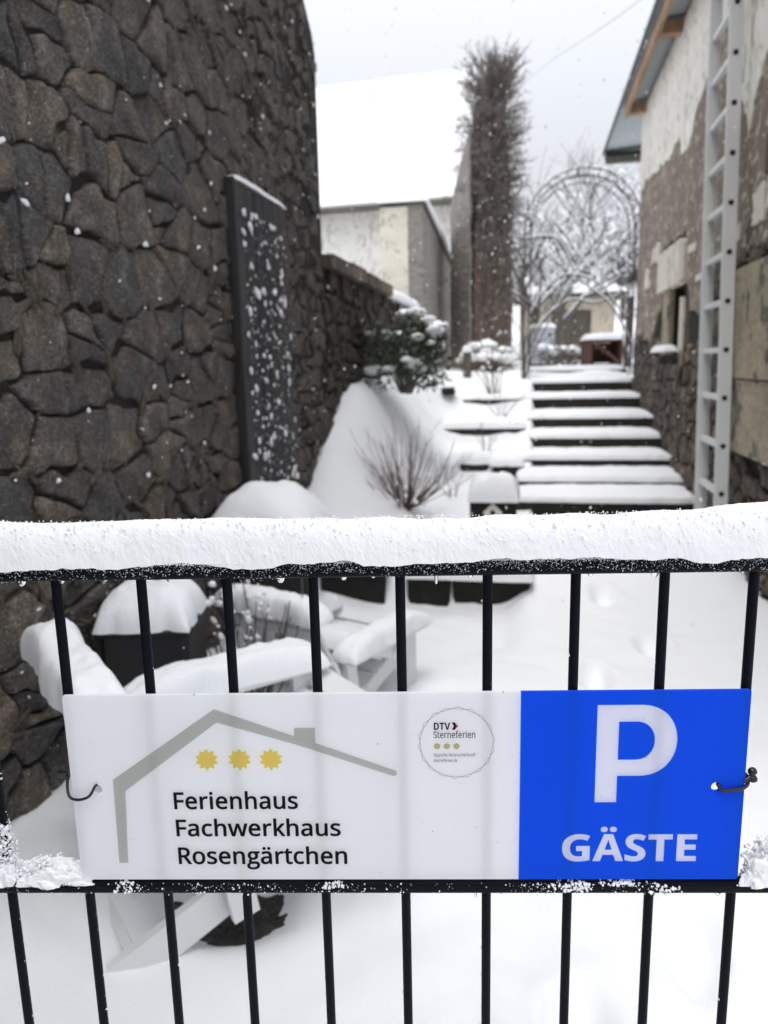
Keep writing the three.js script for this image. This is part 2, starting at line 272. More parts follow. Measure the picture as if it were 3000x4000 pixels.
{
  const xs = [], ds = [];
  for (const x of [-220, -140, -90, -60, -40, -28, -20, -14, -10, -7, -5, -4, -3.2, -2.6, -2.2, -1.9, -1.7]) xs.push(x);
  for (let x = -1.6; x <= 1.6; x += 0.028) xs.push(x);
  for (const x of [1.8, 2.2, 2.8, 3.6, 5, 7, 10, 14, 20, 28, 40, 60, 90, 140, 220]) xs.push(x);
  for (const d of [-60, -30, -15, -8, -4, -2, -1]) ds.push(d);
  for (let d = -0.4; d <= 11; d += 0.028) ds.push(d);
  for (let d = 11.4; d < 300; d *= 1.06) ds.push(d);
  const P = [], UV = [], I = [], n = xs.length;
  ds.forEach((d, j) => xs.forEach((x, i) => { P.push(x, ground(x, d), -d); UV.push(x, d); if (i && j) { const a = (j - 1) * n + i - 1, b = a + 1, c = j * n + i - 1, e = c + 1; I.push(a, b, c, b, e, c); } }));
  const g = new THREE.BufferGeometry(); g.setAttribute('position', new THREE.Float32BufferAttribute(P, 3)); g.setAttribute('uv', new THREE.Float32BufferAttribute(UV, 2)); g.setIndex(I); g.computeVertexNormals();
  structure('snow_ground', g, M.snow, 'fresh snow covering the yard and the garden bank');
}
// ---------------------------------------------------------------- stones
function voronoi(u0, u1, v0, v1, seed, rows, widths, asp) {
  const R = rng(seed), pts = [];
  for (let v = v0 - 0.1; v < v1 + 0.1;) { const h = rows[0] + R() * (rows[1] - rows[0]); for (let u = u0 - 0.1 - R() * 0.2; u < u1 + 0.1;) { const w = widths[0] + R() * R() * (widths[1] - widths[0]); pts.push([(u + w / 2 + (R() - 0.5) * w * 0.3) / asp, v + h / 2 + (R() - 0.5) * h * 0.75]); u += w; } v += h; }
  const cells = [];
  for (const p of pts) {
    const c = [p[0] * asp, p[1]]; if (c[0] < u0 - 0.05 || c[0] > u1 + 0.05 || c[1] < v0 - 0.05 || c[1] > v1 + 0.05) continue;
    let poly = [[p[0] - 0.6, p[1] - 0.6], [p[0] + 0.6, p[1] - 0.6], [p[0] + 0.6, p[1] + 0.6], [p[0] - 0.6, p[1] + 0.6]];
    for (const q of pts) {
      if (q === p) continue; const dx = q[0] - p[0], dy = q[1] - p[1]; if (dx * dx + dy * dy > 0.9) continue;
      const mx = (p[0] + q[0]) / 2, my = (p[1] + q[1]) / 2, out = [], f = (a) => (a[0] - mx) * dx + (a[1] - my) * dy;
      for (let i = 0; i < poly.length; i++) { const a = poly[i], b = poly[(i + 1) % poly.length], fa = f(a), fb = f(b); if (fa <= 0) out.push(a); if (fa * fb < 0) { const t = fa / (fa - fb); out.push([lerp(a[0], b[0], t), lerp(a[1], b[1], t)]); } }
      poly = out; if (poly.length < 3) break;
    }
    if (poly.length < 3) continue;
    cells.push({ c, poly: poly.map((a) => [a[0] * asp, a[1]]) });
  }
  // split some cells so that small stones sit between big ones
  const out = [];
  for (const cell of cells) {
    if (R() > 0.34) { out.push(cell); continue; }
    const a = R() < 0.6 ? (R() - 0.5) * 0.7 : Math.PI / 2 + (R() - 0.5) * 0.6, nx = -Math.sin(a), ny = Math.cos(a); let mx = 0, my = 0; for (const p of cell.poly) { mx += p[0]; my += p[1]; } mx /= cell.poly.length; my /= cell.poly.length; mx += nx * (R() - 0.5) * 0.06; my += ny * (R() - 0.5) * 0.06;
    for (const sg of [1, -1]) { const q = [], f = (p) => sg * ((p[0] - mx) * nx + (p[1] - my) * ny), P = cell.poly; for (let i = 0; i < P.length; i++) { const A = P[i], B = P[(i + 1) % P.length], fa = f(A), fb = f(B); if (fa <= 0) q.push(A); if (fa * fb < 0) { const t = fa / (fa - fb); q.push([lerp(A[0], B[0], t), lerp(A[1], B[1], t)]); } } if (q.length > 2) { let cx = 0, cy = 0; for (const p of q) { cx += p[0]; cy += p[1]; } out.push({ c: [cx / q.length, cy / q.length], poly: q }); } }
  }
  return out;
}
// one stone: outline cell in (u, v), drawn in a little, rounded, standing proud; local x = u, y = v, z = out of the wall
function stoneGeo(cell, R, gap, proud, back = 0.05, round = 2) {
  let cx = 0, cy = 0; for (const p of cell.poly) { cx += p[0]; cy += p[1]; } cx /= cell.poly.length; cy /= cell.poly.length;
  const rough = []; cell.poly.forEach((a, i) => { const b = cell.poly[(i + 1) % cell.poly.length], L = Math.hypot(b[0] - a[0], b[1] - a[1]), n = L > 0.09 ? 3 : L > 0.05 ? 2 : 1; for (let q = 0; q < n; q++) { const x = lerp(a[0], b[0], q / n), y = lerp(a[1], b[1], q / n); rough.push([x + (fbm(x * 9 + 3, y * 9 + 3, 0, 3, 71) - 0.5) * 0.085, y + (fbm(x * 9 + 50, y * 9 + 3, 0, 3, 72) - 0.5) * 0.085]); } });
  let o = rough.map(([x, y]) => { const dx = x - cx, dy = y - cy, L = Math.hypot(dx, dy) || 1, q = gap * (0.4 + R() * 1.4), k = Math.max(0.3, (L - q) / L); return [cx + dx * k, cy + dy * k - (dy < 0 ? 0 : q * 1.1 * dy / L)]; });
  for (let r = 0; r < round; r++) { const q = []; for (let i = 0; i < o.length; i++) { const a = o[i], b = o[(i + 1) % o.length], s = r ? 0.25 : 0.1 + R() * 0.12; q.push([lerp(a[0], b[0], s), lerp(a[1], b[1], s)], [lerp(a[0], b[0], 1 - s), lerp(a[1], b[1], 1 - s)]); } o = q; }
  const n = o.length, P = [], UV = [], I = [], ou = R() * 5, ov = R() * 5, s = R() * 50, tx = (R() - 0.5) * 0.09, ty = (R() - 0.5) * 0.09;
  const ring = (k, z) => o.forEach(([x, y]) => { const X = cx + (x - cx) * k, Y = cy + (y - cy) * k; P.push(X, Y, z + (k < 1 ? (fbm(X * 15, Y * 15, s, 4, 3) - 0.5) * 0.034 + (X - cx) * tx + (Y - cy) * ty : 0)); UV.push(X + ou, Y + ov); });
  ring(1, -back); ring(1.0, proud * 0.72); ring(0.968, proud * 0.95); ring(0.84, proud); ring(0.42, proud * 1.01);
  for (let r = 0; r < 4; r++) for (let i = 0; i < n; i++) { const a = r * n + i, b = r * n + (i + 1) % n; I.push(a, b, a + n, b, b + n, a + n); }
  P.push(cx, cy, proud * 1.05); UV.push(cx + ou, cy + ov); for (let i = 0; i < n; i++) I.push(4 * n + i, 4 * n + (i + 1) % n, 5 * n);
  const g = new THREE.BufferGeometry(); g.setAttribute('position', new THREE.Float32BufferAttribute(P, 3)); g.setAttribute('uv', new THREE.Float32BufferAttribute(UV, 2)); g.setIndex(I); g.computeVertexNormals(); return g;
}
const faceRight = new THREE.Matrix4().makeBasis(new THREE.Vector3(0, 0, -1), new THREE.Vector3(0, 1, 0), new THREE.Vector3(1, 0, 0));   // (D, y, out) on a wall that faces +x
const faceLeft = new THREE.Matrix4().makeBasis(new THREE.Vector3(0, 0, -1), new THREE.Vector3(0, 1, 0), new THREE.Vector3(-1, 0, 0));
const flake = [blob(1, 3, 2, 0.8), blob(1, 8, 2, 1.0)];

// ---------------------------------------------------------------- tall rubble wall
{
  const w = thing('stone_wall', 'tall dark rubble stone wall rising out of the yard snow', 'wall', [0, 0, 0]);
  const prof = [[-2.5, -0.4], [5.66, -0.4], [5.66, 3.6], [5.6, 3.72], [5.42, 3.86], [5.3, 4.1], [5.05, 4.5], [4.6, 5.0], [-2.5, 5.2]];
  mesh('mortar', slabX(prof, -2.0, -1.524), M.mortar, w);
  const R = rng(77);
  const cells = voronoi(1.35, 4.22, -0.02, 4.3, 5, [0.11, 0.23], [0.11, 0.56], 1.5).filter((c) => !(c.c[0] > 3.95 && c.c[1] < 2.3 && c.c[1] > 0.8));
  cells.sort((a, b) => a.c[0] - b.c[0]);
  cells.forEach((c, i) => {
    const g = stoneGeo(c, R, 0.002 + R() ** 3 * 0.013, 0.034 + R() * 0.02, 0.05, 1).applyMatrix4(faceRight); g.translate(-1.55, 0, 0);
    if (i < 300) mesh('stone', g, M.stone[Math.floor(R() * 6)], w); else (w.userData.rest ||= []).push(g);
  });
  const far = voronoi(4.22, 5.62, -0.02, 4.45, 9, [0.09, 0.17], [0.09, 0.3], 1.3)  .filter((c) => c.c[0] < 5.54 && c.c[1] < 3.55 + Math.max(0, (5.5 - c.c[0]) * 1.6));
  const rest = (w.userData.rest || []).concat(far.map((c) => stoneGeo(c, R, 0.008, 0.02 + R() * 0.035, 0.05, 1).applyMatrix4(faceRight).translate(-1.55, 0, 0))); delete w.userData.rest;
  stuffPart(mesh('rubble', rest, M.stone[3], w));
  const list = [];
  for (let i = 0; i < 1100; i++) { const d = 1.3 + R() * 4.3, y = 0.05 + R() * 3.6, s = 0.001 + R() ** 5 * 0.009; list.push({ p: V(-1.502 + R() * 0.012, y, d), s: new THREE.Vector3(s * 0.6, s * (0.35 + R() * 1.1), s * (0.6 + R() * 1.8)), rx: (R() - 0.5) * 1.4 }); }
  scatter('snow_specks', flake[0], M.snowFar, list, w);
  // pale mortar left in some of the joints
  const lumps = []; for (const c of cells) for (const p of c.poly) { if (R() > 0.32 || fbm(p[0] * 1.3, p[1] * 1.3, 0, 2, 88) < 0.48) continue; const x = p[0] + (fbm(p[0] * 9 + 3, p[1] * 9 + 3, 0, 3, 71) - 0.5) * 0.085, y = p[1] + (fbm(p[0] * 9 + 50, p[1] * 9 + 3, 0, 3, 72) - 0.5) * 0.085, a = R() * 3.14, g = blob(0.02 + R() * 0.035, lumps.length + 5, 2, 0.8); g.scale(0.4, 0.26, 1.2); g.rotateX(a); g.translate(-1.513, y, -x); lumps.push(g); }
  stuffPart(mesh('joint_mortar', lumps, M.sandMortar, w));
}
// weathered board standing against the wall
{
  const b = thing('weathered_board', 'tall weathered black plank board standing against the rubble wall', 'board', [-1.478, 0.55, 4.19]);
  const R = rng(4), n = 6, D0 = -0.405, W = 0.81 / n;
  for (let i = 0; i < n; i++) mesh('plank', box(-0.018 + R() * 0.008, 0.02 + R() * 0.012, 0.02 + R() * 0.05, 1.82 - R() * 0.006, D0 + i * W + 0.002, D0 + (i + 1) * W - 0.002, 0.004), R() < 0.45 ? M.greyBoard : M.blackBoard, b);
  mesh('edge_strip', box(-0.04, 0.024, 0, 1.835, D0 - 0.02, D0 + 0.004), M.blackBoard, b);
  mesh('snow_line', pillow(0.06, 0.83, 0.022, { nu: 8, nv: 60, seed: 4, amp: 0.006 }).translate(0, 1.838, 0), M.snowNear, b);
  const l = []; for (let i = 0; i < 800; i++) { const s = 0.0018 + R() ** 6 * 0.017; l.push({ p: new THREE.Vector3(0.03 + R() * 0.012, 0.05 + R() * 1.65, -(D0 + 0.05 + R() * 0.74)), s: new THREE.Vector3(s * 0.45, s * (0.5 + R() * 0.9), s * (0.6 + R() * 1.1)), rx: R() * 3 }); }
  scatter('snow_clumps', flake[1], M.snowFar, l, b);
}
// low wall that carries on behind the tall one
{
  const w = thing('garden_wall', 'low rubble garden wall carrying on behind the tall stone wall', 'wall');
  mesh('masonry', slabX([[5.6, 0.2], [10.05, 0.6], [10.05, 2.16], [5.6, 2.16]], -1.85, -1.52), M.roughcast, w);
  const R = rng(15), cs = voronoi(5.7, 10, 0.6, 2.15, 31, [0.12, 0.24], [0.12, 0.5], 1.3);
  stuffPart(mesh('rubble', cs.map((c) => stoneGeo(c, R, 0.012, 0.02 + R() * 0.03, 0.04, 1).applyMatrix4(faceRight).translate(-1.525, 0, 0)), M.roughcast, w));
  for (let d = 5.62; d < 8.1; d += 0.62) mesh('coping_stone', box(-1.9, -1.44 + R() * 0.03, 2.165, 2.25 + R() * 0.03, d, Math.min(8.2, d + 0.6), 0.015), M.rubble[Math.floor(R() * 2) * 3], w);
  mesh('snow', pillow(0.5, 2.3, 0.13, { nu: 16, nv: 50, seed: 9 }).translate(-1.66, 2.15, -9.2), M.snow, w);
  mesh('snow', pillow(0.42, 2.5, 0.06, { nu: 16, nv: 50, seed: 19 }).translate(-1.7, 2.26, -6.9), M.snow, w);
  mesh('pier', box(-1.62, -1.28, 0.9, 2.0, 9.9, 10.25, 0.02), M.rubble[3], w);
}
// ---------------------------------------------------------------- house with the ladder
{
  const h = thing('old_house', 'old stone house with flaking white and taupe render and a timber eave', 'house');
  const win = [[6.98, 1.5], [7.42, 1.5], [7.42, 2.06], [6.98, 2.06]];
  mesh('wall_core', slabX([[2.2, -0.3], [9.82, -0.3], [9.82, 4.27], [2.2, 4.27]], 1.275, 1.8, [win]), M.mortar, h);
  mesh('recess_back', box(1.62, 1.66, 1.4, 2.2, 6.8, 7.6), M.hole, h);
  mesh('reveal', box(1.22, 1.6, 1.49, 2.07, 7.43, 7.74, 0.02), M.sandstone, h);
  mesh('reveal', box(1.24, 1.6, 1.5, 1.96, 6.9, 6.99, 0.02), M.cream, h);
  mesh('window_sill', pillow(0.16, 0.62, 0.05, { nu: 10, nv: 30, seed: 2 }).translate(1.2, 1.52, -7.42), M.snow, h);
  mesh('lintel', box(1.195, 1.5, 2.07, 2.42, 6.82, 7.98, 0.03), M.cream, h);
  const R = rng(8);
  // rubble where the render has come away
  const cs = voronoi(2.25, 9.74, 0.0, 2.55, 12, [0.1, 0.2], [0.1, 0.34], 1.2).filter((c) => { const [d, y] = c.c; if (d > 6.75 && d < 7.8 && y > 1.42 && y < 2.48) return false; if (d > 3.9 && d < 5.02 && y > 0.85 && y < 2) return false; const top = 1.35 + 0.5 * fbm(d * 1.2, 3, 0, 3, 5) + (d < 5.9 ? 0.5 : 0); return y < top; });
  const order = (c) => c.c[0] + (c.c[0] < 3.9 ? 100 : 0); cs.sort((a, b) => order(a) - order(b));   // those in view first
  const rest = [];
  cs.forEach((c, i) => { const g = apply(stoneGeo(c, R, 0.006 + R() * 0.008, 0.03 + R() * 0.03, 0.05, 1), faceLeft); g.translate(1.285, 0, 0); if (i < 300) mesh('stone', g, M.rubble[Math.floor(R() * R() * 6)], h); else rest.push(g); });
  if (rest.length) stuffPart(mesh('rubble', rest, M.rubble[0], h));
  // taupe undercoat, white limewash on top, each with a ragged edge
  const side = (a, b) => a[1] > 4 && b[1] > 4;
  mesh('render_coat', slabX(ragged([[9.8, 4.25], [9.8, 1.75], [8.6, 1.62], [8.0, 1.95], [7.9, 2.5], [6.9, 2.5], [6.6, 1.85], [6.0, 1.75], [5.5, 2.02], [4.9, 2.06], [4.4, 2.1], [3.4, 2.3], [2.3, 2.4], [2.3, 4.25]], 0.05, 0.09, 3.3, side), 1.247, 1.276), M.taupe, h);
  mesh('limewash_coat', slabX(ragged([[9.81, 4.26], [9.81, 3.36], [9.3, 3.4], [8.7, 3.3], [8.1, 3.28], [7.6, 3.28], [7.42, 3.33], [7.2, 3.16], [6.9, 3.12], [6.75, 3.22], [6.6, 3.32], [6.3, 3.42], [6.0, 3.6], [5.7, 3.6], [5.5, 3.2], [5.3, 2.98], [5.2, 2.95], [5.05, 2.72], [4.95, 3.0], [4.8, 3.1], [4.6, 2.95], [4.3, 3.1], [4.2, 4.26]], 0.03, 0.1, 8.8, side), 1.232, 1.246), M.limewash, h);
  for (const [d, y, w, t] of [[8.35, 2.5, 0.5, 0.16], [8.9, 2.3, 0.3, 0.2], [4.78, 2.28, 0.22, 0.22], [4.45, 2.32, 0.3, 0.16], [6.55, 2.3, 0.3, 0.06], [6.2, 2.05, 0.3, 0.05], [5.15, 2.2, 0.06, 0.1]]) mesh('plaster_patch', slabX(ragged([[d - w / 2, y - t / 2], [d + w / 2, y - t / 2], [d + w / 2, y + t / 2], [d - w / 2, y + t / 2]], 0.02, Math.min(w, t) * 0.4, d), 1.2305, 1.2465), M.cream, h);
  // flecks of old limewash left on the undercoat
  const l = []; for (let i = 0; i < 520; i++) { const d = 4.2 + R() * 5, y = 1.9 + Math.pow(R(), 1) * 1.5, s = 0.006 + R() * R() * R() * 0.05; if (fbm(d * 2, y * 2, 0, 2, 8) < 0.45) continue; l.push({ p: V(1.246, y, d), s: new THREE.Vector3(0.004, s * (0.6 + R() * 0.8), s * (0.6 + R())), rx: R() * 6 }); }
  scatter('limewash_flecks', flake[0], M.cream, l, h);
  mesh('jamb_stone', box(1.19, 1.6, 1.33, 1.96, 3.95, 4.98, 0.03), M.sandstone, h);
  mesh('jamb_stone', box(1.2, 1.6, 0.9, 1.322, 3.95, 4.92, 0.03), M.sandstone, h);
  mesh('beam_hole', box(1.228, 1.3, 2.42, 2.62, 4.3, 4.68, 0.02), M.redBrown, h);
  // flat eave: corrugated sheet on lookout beams with a fascia board
  {
    const P = [], I = [], UV = []; const N = 9 * 60;
    for (let i = 0; i <= N; i++) for (let k = 0; k < 4; k++) { const d = lerp(1.8, 11.8, i / N), wv = 0.014 * Math.sin(d / 0.1 * 2 * Math.PI), x = k % 2 ? 2.8 : 0.985, y = (k % 2 ? 4.42 : 4.3) + wv + (k > 1 ? 0.008 : 0); P.push(x, y, -d); UV.push(x, d); }
    for (let i = 0; i < N; i++) { const a = i * 4; I.push(a, a + 1, a + 4, a + 1, a + 5, a + 4, a + 2, a + 6, a + 3, a + 3, a + 6, a + 7, a, a + 4, a + 2, a + 2, a + 4, a + 6); }
    const g = new THREE.BufferGeometry(); g.setAttribute('position', new THREE.Float32BufferAttribute(P, 3)); g.setAttribute('uv', new THREE.Float32BufferAttribute(UV, 2)); g.setIndex(I); g.computeVertexNormals();
    const r = mesh('roof', g, M.sheet, h);
    mesh('drip_edge', box(0.962, 0.98, 4.272, 4.33, 1.8, 11.8), M.sheetEdge, r);
    for (const d of [3.3, 5.4, 7.45, 9.56]) mesh('lookout_beam', box(1.05, 1.6, 4.16, 4.27, d - 0.05, d + 0.05), M.pine, r);
    mesh('fascia_board', box(1.012, 1.046, 4.15, 4.27, 1.9, 9.66), M.pine, r);
    mesh('end_beam', box(0.985, 1.7, 4.12, 4.2, 11.5, 11.62), M.greyWood, r);
    mesh('end_shadow_strip', box(0.985, 1.7, 4.21, 4.255, 11.5, 11.76), M.black, r);  // black strip painting the shadow gap above the end beam
    mesh('snow', pillow(1.9, 10, 0.16, { nu: 20, nv: 100, e: 12, q: 3, seed: 6 }).rotateZ(0.066).translate(1.92, 4.39, -6.8), M.snow, r);
  }
}
// ladder leaning along the house wall
{
  const l = thing('ladder', 'grey aluminium ladder standing upright against the flaking house wall', 'ladder', [1.14, 0.2, 5.0]);
  const bot = 0, len = 3.92, dt = 0.565;   // the top leans away along the wall
  const at = (s, y) => new THREE.Vector3(0.02 * y / len, y, -(s + dt * y / len));
  const S = 0.27;
  for (const s of [-S, S]) mesh('stile', board(at(s, bot), at(s, len), 0.075, 0.028, new THREE.Vector3(1, 0, 0), 0.005), M.alu, l);
  for (let k = 0; k < 13; k++) { const y = 0.16 + k * 0.284; const a = at(-S, y), b = at(S, y); const r = mesh('rung', board(a.clone().add(new THREE.Vector3(0, 0, -0.004)), b, 0.034, 0.034, new THREE.Vector3(1, 0, 0), 0.006), M.alu, l); const c = new THREE.CylinderGeometry(0.0155, 0.0155, 0.006, 14); c.rotateX(Math.PI / 2); c.translate(a.x, a.y, a.z + 0.0165); mesh('rung_end', c, M.hole, r); }
}
// ---------------------------------------------------------------- steps
{
  const st = thing('garden_steps', 'flight of dark timber garden steps capped with snow', 'steps');
  const K = [[5.88, 0.338, -0.1, 0.68], [6.44, 0.415, -0.1, 0.68], [7.03, 0.524, -0.06, 0.64], [7.57, 0.666, 0.01, 0.68], [8.17, 0.815, -0.02, 1.0], [9.1, 0.98, -0.78, 0.9], [9.85, 1.16, -0.02, 0.7], [10.4, 1.3, -0.02, 1.4]];
  K.forEach(([d, y, x0, run], i) => {
    const last = i > 5, x1 = i < 5 ? 1.26 : i === 5 ? 1.3 : 1.34 - (i - 6) * 0.1, th = last ? 0.03 : 0.048, yc = y;
    const s = mesh('step', box(x0, x1, yc - 0.2, yc + th, d, d + 0.16, 0.012), M.darkTimber, st);
    mesh('snow', pillow(x1 - x0 + 0.02, run, 0.055, { nu: 70, nv: 24, e: 16, q: 3, seed: i + 3, amp: 0.01, freq: 4, edge: 0.022, sag: 0.004 }).translate((x0 + x1) / 2, yc + th - 0.002, -(d + run / 2 - 0.008)), M.snow, s);
    if (i < 7) mesh('tread_fill', box(x0 + 0.06, x1 - 0.01, yc - 0.3, yc + th - 0.012, d + 0.15, d + run - 0.05), M.earthAndShade, s);
  });
  const R = rng(3);
  for (const [x0, x1, y, d] of [[-1.02, -0.03, 0.75, 8.0], [-0.32, -0.07, 0.5, 6.9], [-0.62, -0.36, 0.51, 6.95]]) {
    const s = tag(mesh('timber_sleeper', box(x0, x1, y - 0.2, y + 0.04, d - 0.03, d + 0.14, 0.014), M.darkTimber), x1 - x0 > 0.8 ? 'long dark timber sleeper edging the planting bed' : x0 > -0.33 ? 'short dark timber sleeper end beside the middle steps' : 'short dark sleeper buried in the bed snow behind the twig shrub', 'sleeper');
    mesh('snow', pillow(x1 - x0 + 0.06, 0.5, 0.08, { nu: 40, nv: 14, seed: 30 + x0 * 7, e: 7 }).translate((x0 + x1) / 2, y + 0.033, -(d + 0.22)), M.snow, s);
  }
}
// kerb of cut stones in front of the planting bed
{
  const rows = [[-1.3, -0.88, 0.02], [-0.74, -0.47, 0], [-0.455, 0.02, 0]];
  rows.forEach(([x0, x1, dy], i) => {
    const t = tag(mesh('kerb_stone', box(x0, x1, -0.1, 0.155 + dy, 4.5 + 0.04 * (x0 + 1), 4.68, 0.015), M.mossyStone), ['mossy kerb stone of the planting bed beside the tall rubble wall', 'short mossy kerb stone in the middle of the bed edge', 'long mossy kerb stone of the bed edge at the stairs side'][i], 'kerb stone', 'kerb stones along the planting bed');
    mesh('snow', pillow(x1 - x0 + 0.05, 0.34, 0.11, { nu: 36, nv: 16, seed: i + 41 }).translate((x0 + x1) / 2, 0.152 + dy, -4.63), M.snow, t);
  });
}
// block with a pale diamond on its face
{
  const b = thing('planter_box', 'dark planter block with a pale diamond ornament and thick snow cap', 'planter', [-0.24, 0.16, 5.34]);
  mesh('block', box(-0.16, 0.16, 0, 0.355, -0.15, 0.15, 0.01), M.mossyStone, b);
  const s = new THREE.Shape(); const q = 0.062, p = 0.03; s.moveTo(0, q); s.lineTo(q, 0); s.lineTo(0, -q); s.lineTo(-q, 0); s.closePath(); const hl = new THREE.Path(); hl.moveTo(0, p); hl.lineTo(-p, 0); hl.lineTo(0, -p); hl.lineTo(p, 0); hl.closePath(); s.holes.push(hl);
  mesh('diamond_ornament', new THREE.ExtrudeGeometry(s, { depth: 0.014, bevelEnabled: true, bevelSize: 0.004, bevelThickness: 0.004, bevelSegments: 2 }).translate(0, 0.27, 0.152), M.cream, b);
  mesh('snow', pillow(0.36, 0.36, 0.17, { nu: 30, nv: 30, seed: 55, e: 4 }).translate(0, 0.352, 0), M.snow, b);
}
// ---------------------------------------------------------------- plants in the bed
function stems(n, R, base, len, spread, r0, sag = 0) {
  const out = [];
  for (let i = 0; i < n; i++) { const a = R() * 6.283, t = Math.pow(R(), 0.7) * spread, L = len * (0.55 + R() * 0.5), dir = new THREE.Vector3(Math.cos(a) * Math.sin(t), Math.cos(t), Math.sin(a) * Math.sin(t)), p = base.clone().add(new THREE.Vector3(Math.cos(a) * 0.05 * R(), -0.03, Math.sin(a) * 0.05 * R())), pts = [p.clone()]; for (let k = 0; k < 5; k++) { p.addScaledVector(dir, L / 5); dir.add(new THREE.Vector3((R() - 0.5) * 0.25, 0.1 - sag, (R() - 0.5) * 0.25)).normalize(); pts.push(p.clone()); if (k > 1 && R() < 0.5) { const d2 = dir.clone().add(new THREE.Vector3((R() - 0.5) * 1.2, 0.25, (R() - 0.5) * 1.2)).normalize(); out.push(tube([p.clone(), p.clone().addScaledVector(d2, L * 0.12), p.clone().addScaledVector(d2, L * 0.2).add(new THREE.Vector3(0, 0.01, 0))], r0 * 0.55, r0 * 0.3, 4)); } } out.push(tube(curve(pts, 8), r0, r0 * 0.4, 5)); }
  return out;
}
{
  const R = rng(21), x = -0.93, d = 5.62, y = ground(x, d);
  const s = thing('twig_shrub', 'bare reddish twig shrub growing out of the snowy bank', 'shrub', [x, y, d]);
  mesh('stems', stems(95, R, new THREE.Vector3(), 0.6, 1.2, 0.0038), M.redTwig, s);
  const l = []; for (let i = 0; i < 26; i++) l.push({ p: new THREE.Vector3((R() - 0.5) * 0.4, 0.03 + R() * 0.2, (R() - 0.5) * 0.3), s: 0.008 + R() * 0.014 }); scatter('snow_clumps', flake[0], M.snowFar, l, s);
}
{
  const R = rng(22);
  [[-0.62, 6.15, 'sparse tuft of dry stalks poking from the snow beside the twig shrub'], [-0.42, 7.5, 'small cluster of dead stalks between the bed sleepers'], [-0.3, 8.7, 'thin dry stalks above the long sleeper']].forEach(([x, d, label], i) => {
    const s = thing('dry_stalks', label, 'plant', [x, ground(x, d), d]);
    mesh('stalks', stems(9 + i * 2, R, new THREE.Vector3(), 0.26 + 0.06 * i, 1.0, 0.0032, 0.12), M.bark, s);
  });
}
// evergreen shrub with snow on it
{
  const R = rng(23), s = thing('evergreen_shrub', 'dark green leafy shrub loaded with snow against the garden wall', 'shrub', [-1.08, 1.2, 6.75]);
  const leaf = (p, n, L, W) => { const a = new THREE.Vector3(R() - 0.5, R() - 0.5, R() - 0.5).cross(n).normalize(), b = n.clone().cross(a).normalize(), f = n.clone().multiplyScalar(L * 0.12); const q = [p, p.clone().addScaledVector(a, L * 0.45).addScaledVector(b, W).add(f), p.clone().addScaledVector(a, L), p.clone().addScaledVector(a, L * 0.45).addScaledVector(b, -W).add(f)]; const g = new THREE.BufferGeometry(); g.setAttribute('position', new THREE.Float32BufferAttribute([q[0], q[1], q[2], q[0], q[2], q[3]].flatMap((v) => [v.x, v.y, v.z]), 3)); g.computeVertexNormals(); return g; };
  const L = [], caps = []; const clumps = [];
  for (let i = 0; i < 46; i++) { const a = R() * 6.28, rr = Math.sqrt(R()) * 0.42; clumps.push(new THREE.Vector3(Math.cos(a) * rr * 0.8, 0.1 + R() * 0.62 * (1 - rr * 0.8), Math.sin(a) * rr)); }
  for (const c of clumps) { for (let k = 0; k < 34; k++) { const n = new THREE.Vector3(R() - 0.5, R() * 0.9, R() - 0.5).normalize(); L.push(leaf(c.clone().addScaledVector(new THREE.Vector3(R() - 0.5, R() - 0.5, R() - 0.5), 0.19), n, 0.05 + R() * 0.04, 0.011 + R() * 0.008)); } if (R() < 0.75) caps.push(blob(0.035 + R() * 0.06, caps.length + 3, 2, 0.5, 0.5).translate(c.x, c.y + 0.09, c.z)); }
  mesh('foliage', L, M.leaf, s); mesh('snow', caps, M.snow, s);
  mesh('stems', clumps.filter((_, i) => i % 2 === 0).map((c) => tube([new THREE.Vector3(c.x * 0.15, 0, c.z * 0.15), new THREE.Vector3(c.x * 0.5, c.y * 0.5, c.z * 0.55), c], 0.01, 0.004)), M.bark, s);
}
// ---------------------------------------------------------------- bare trees
function branchy(R, p, dir, len, r, depth, segs, snow, o) {
  const n = 4, pts = [p.clone()];
  for (let k = 0; k < n; k++) { dir = dir.clone().add(new THREE.Vector3((R() - 0.5) * o.wig, (R() - 0.5) * o.wig * 0.6 + o.lift, (R() - 0.5) * o.wig)).normalize(); p = p.clone().addScaledVector(dir, len / n); pts.push(p); }
  segs.push(tube(pts, r, r * 0.6, depth > 1 ? 6 : 4));
  if (snow && Math.abs(dir.y) < 0.8) snow.push(tube(pts.map((q) => q.clone().add(new THREE.Vector3(0, r * 0.9 + 0.004, 0))), r * 0.75 + o.snow, (r * 0.45 + o.snow) * 0.8, 4));
  if (depth <= 0) return;
  const m = o.kids + (R() < 0.5 ? 1 : 0);
  for (let k = 0; k < m; k++) { const t = pts[1 + Math.floor(R() * (n))], a = R() * 6.28, d2 = dir.clone().multiplyScalar(0.75).add(new THREE.Vector3(Math.cos(a), (R() - 0.3) * 0.8, Math.sin(a)).multiplyScalar(o.spread)).normalize(); branchy(R, t, d2, len * (0.55 + R() * 0.25), r * 0.52, depth - 1, segs, snow, o); }
}
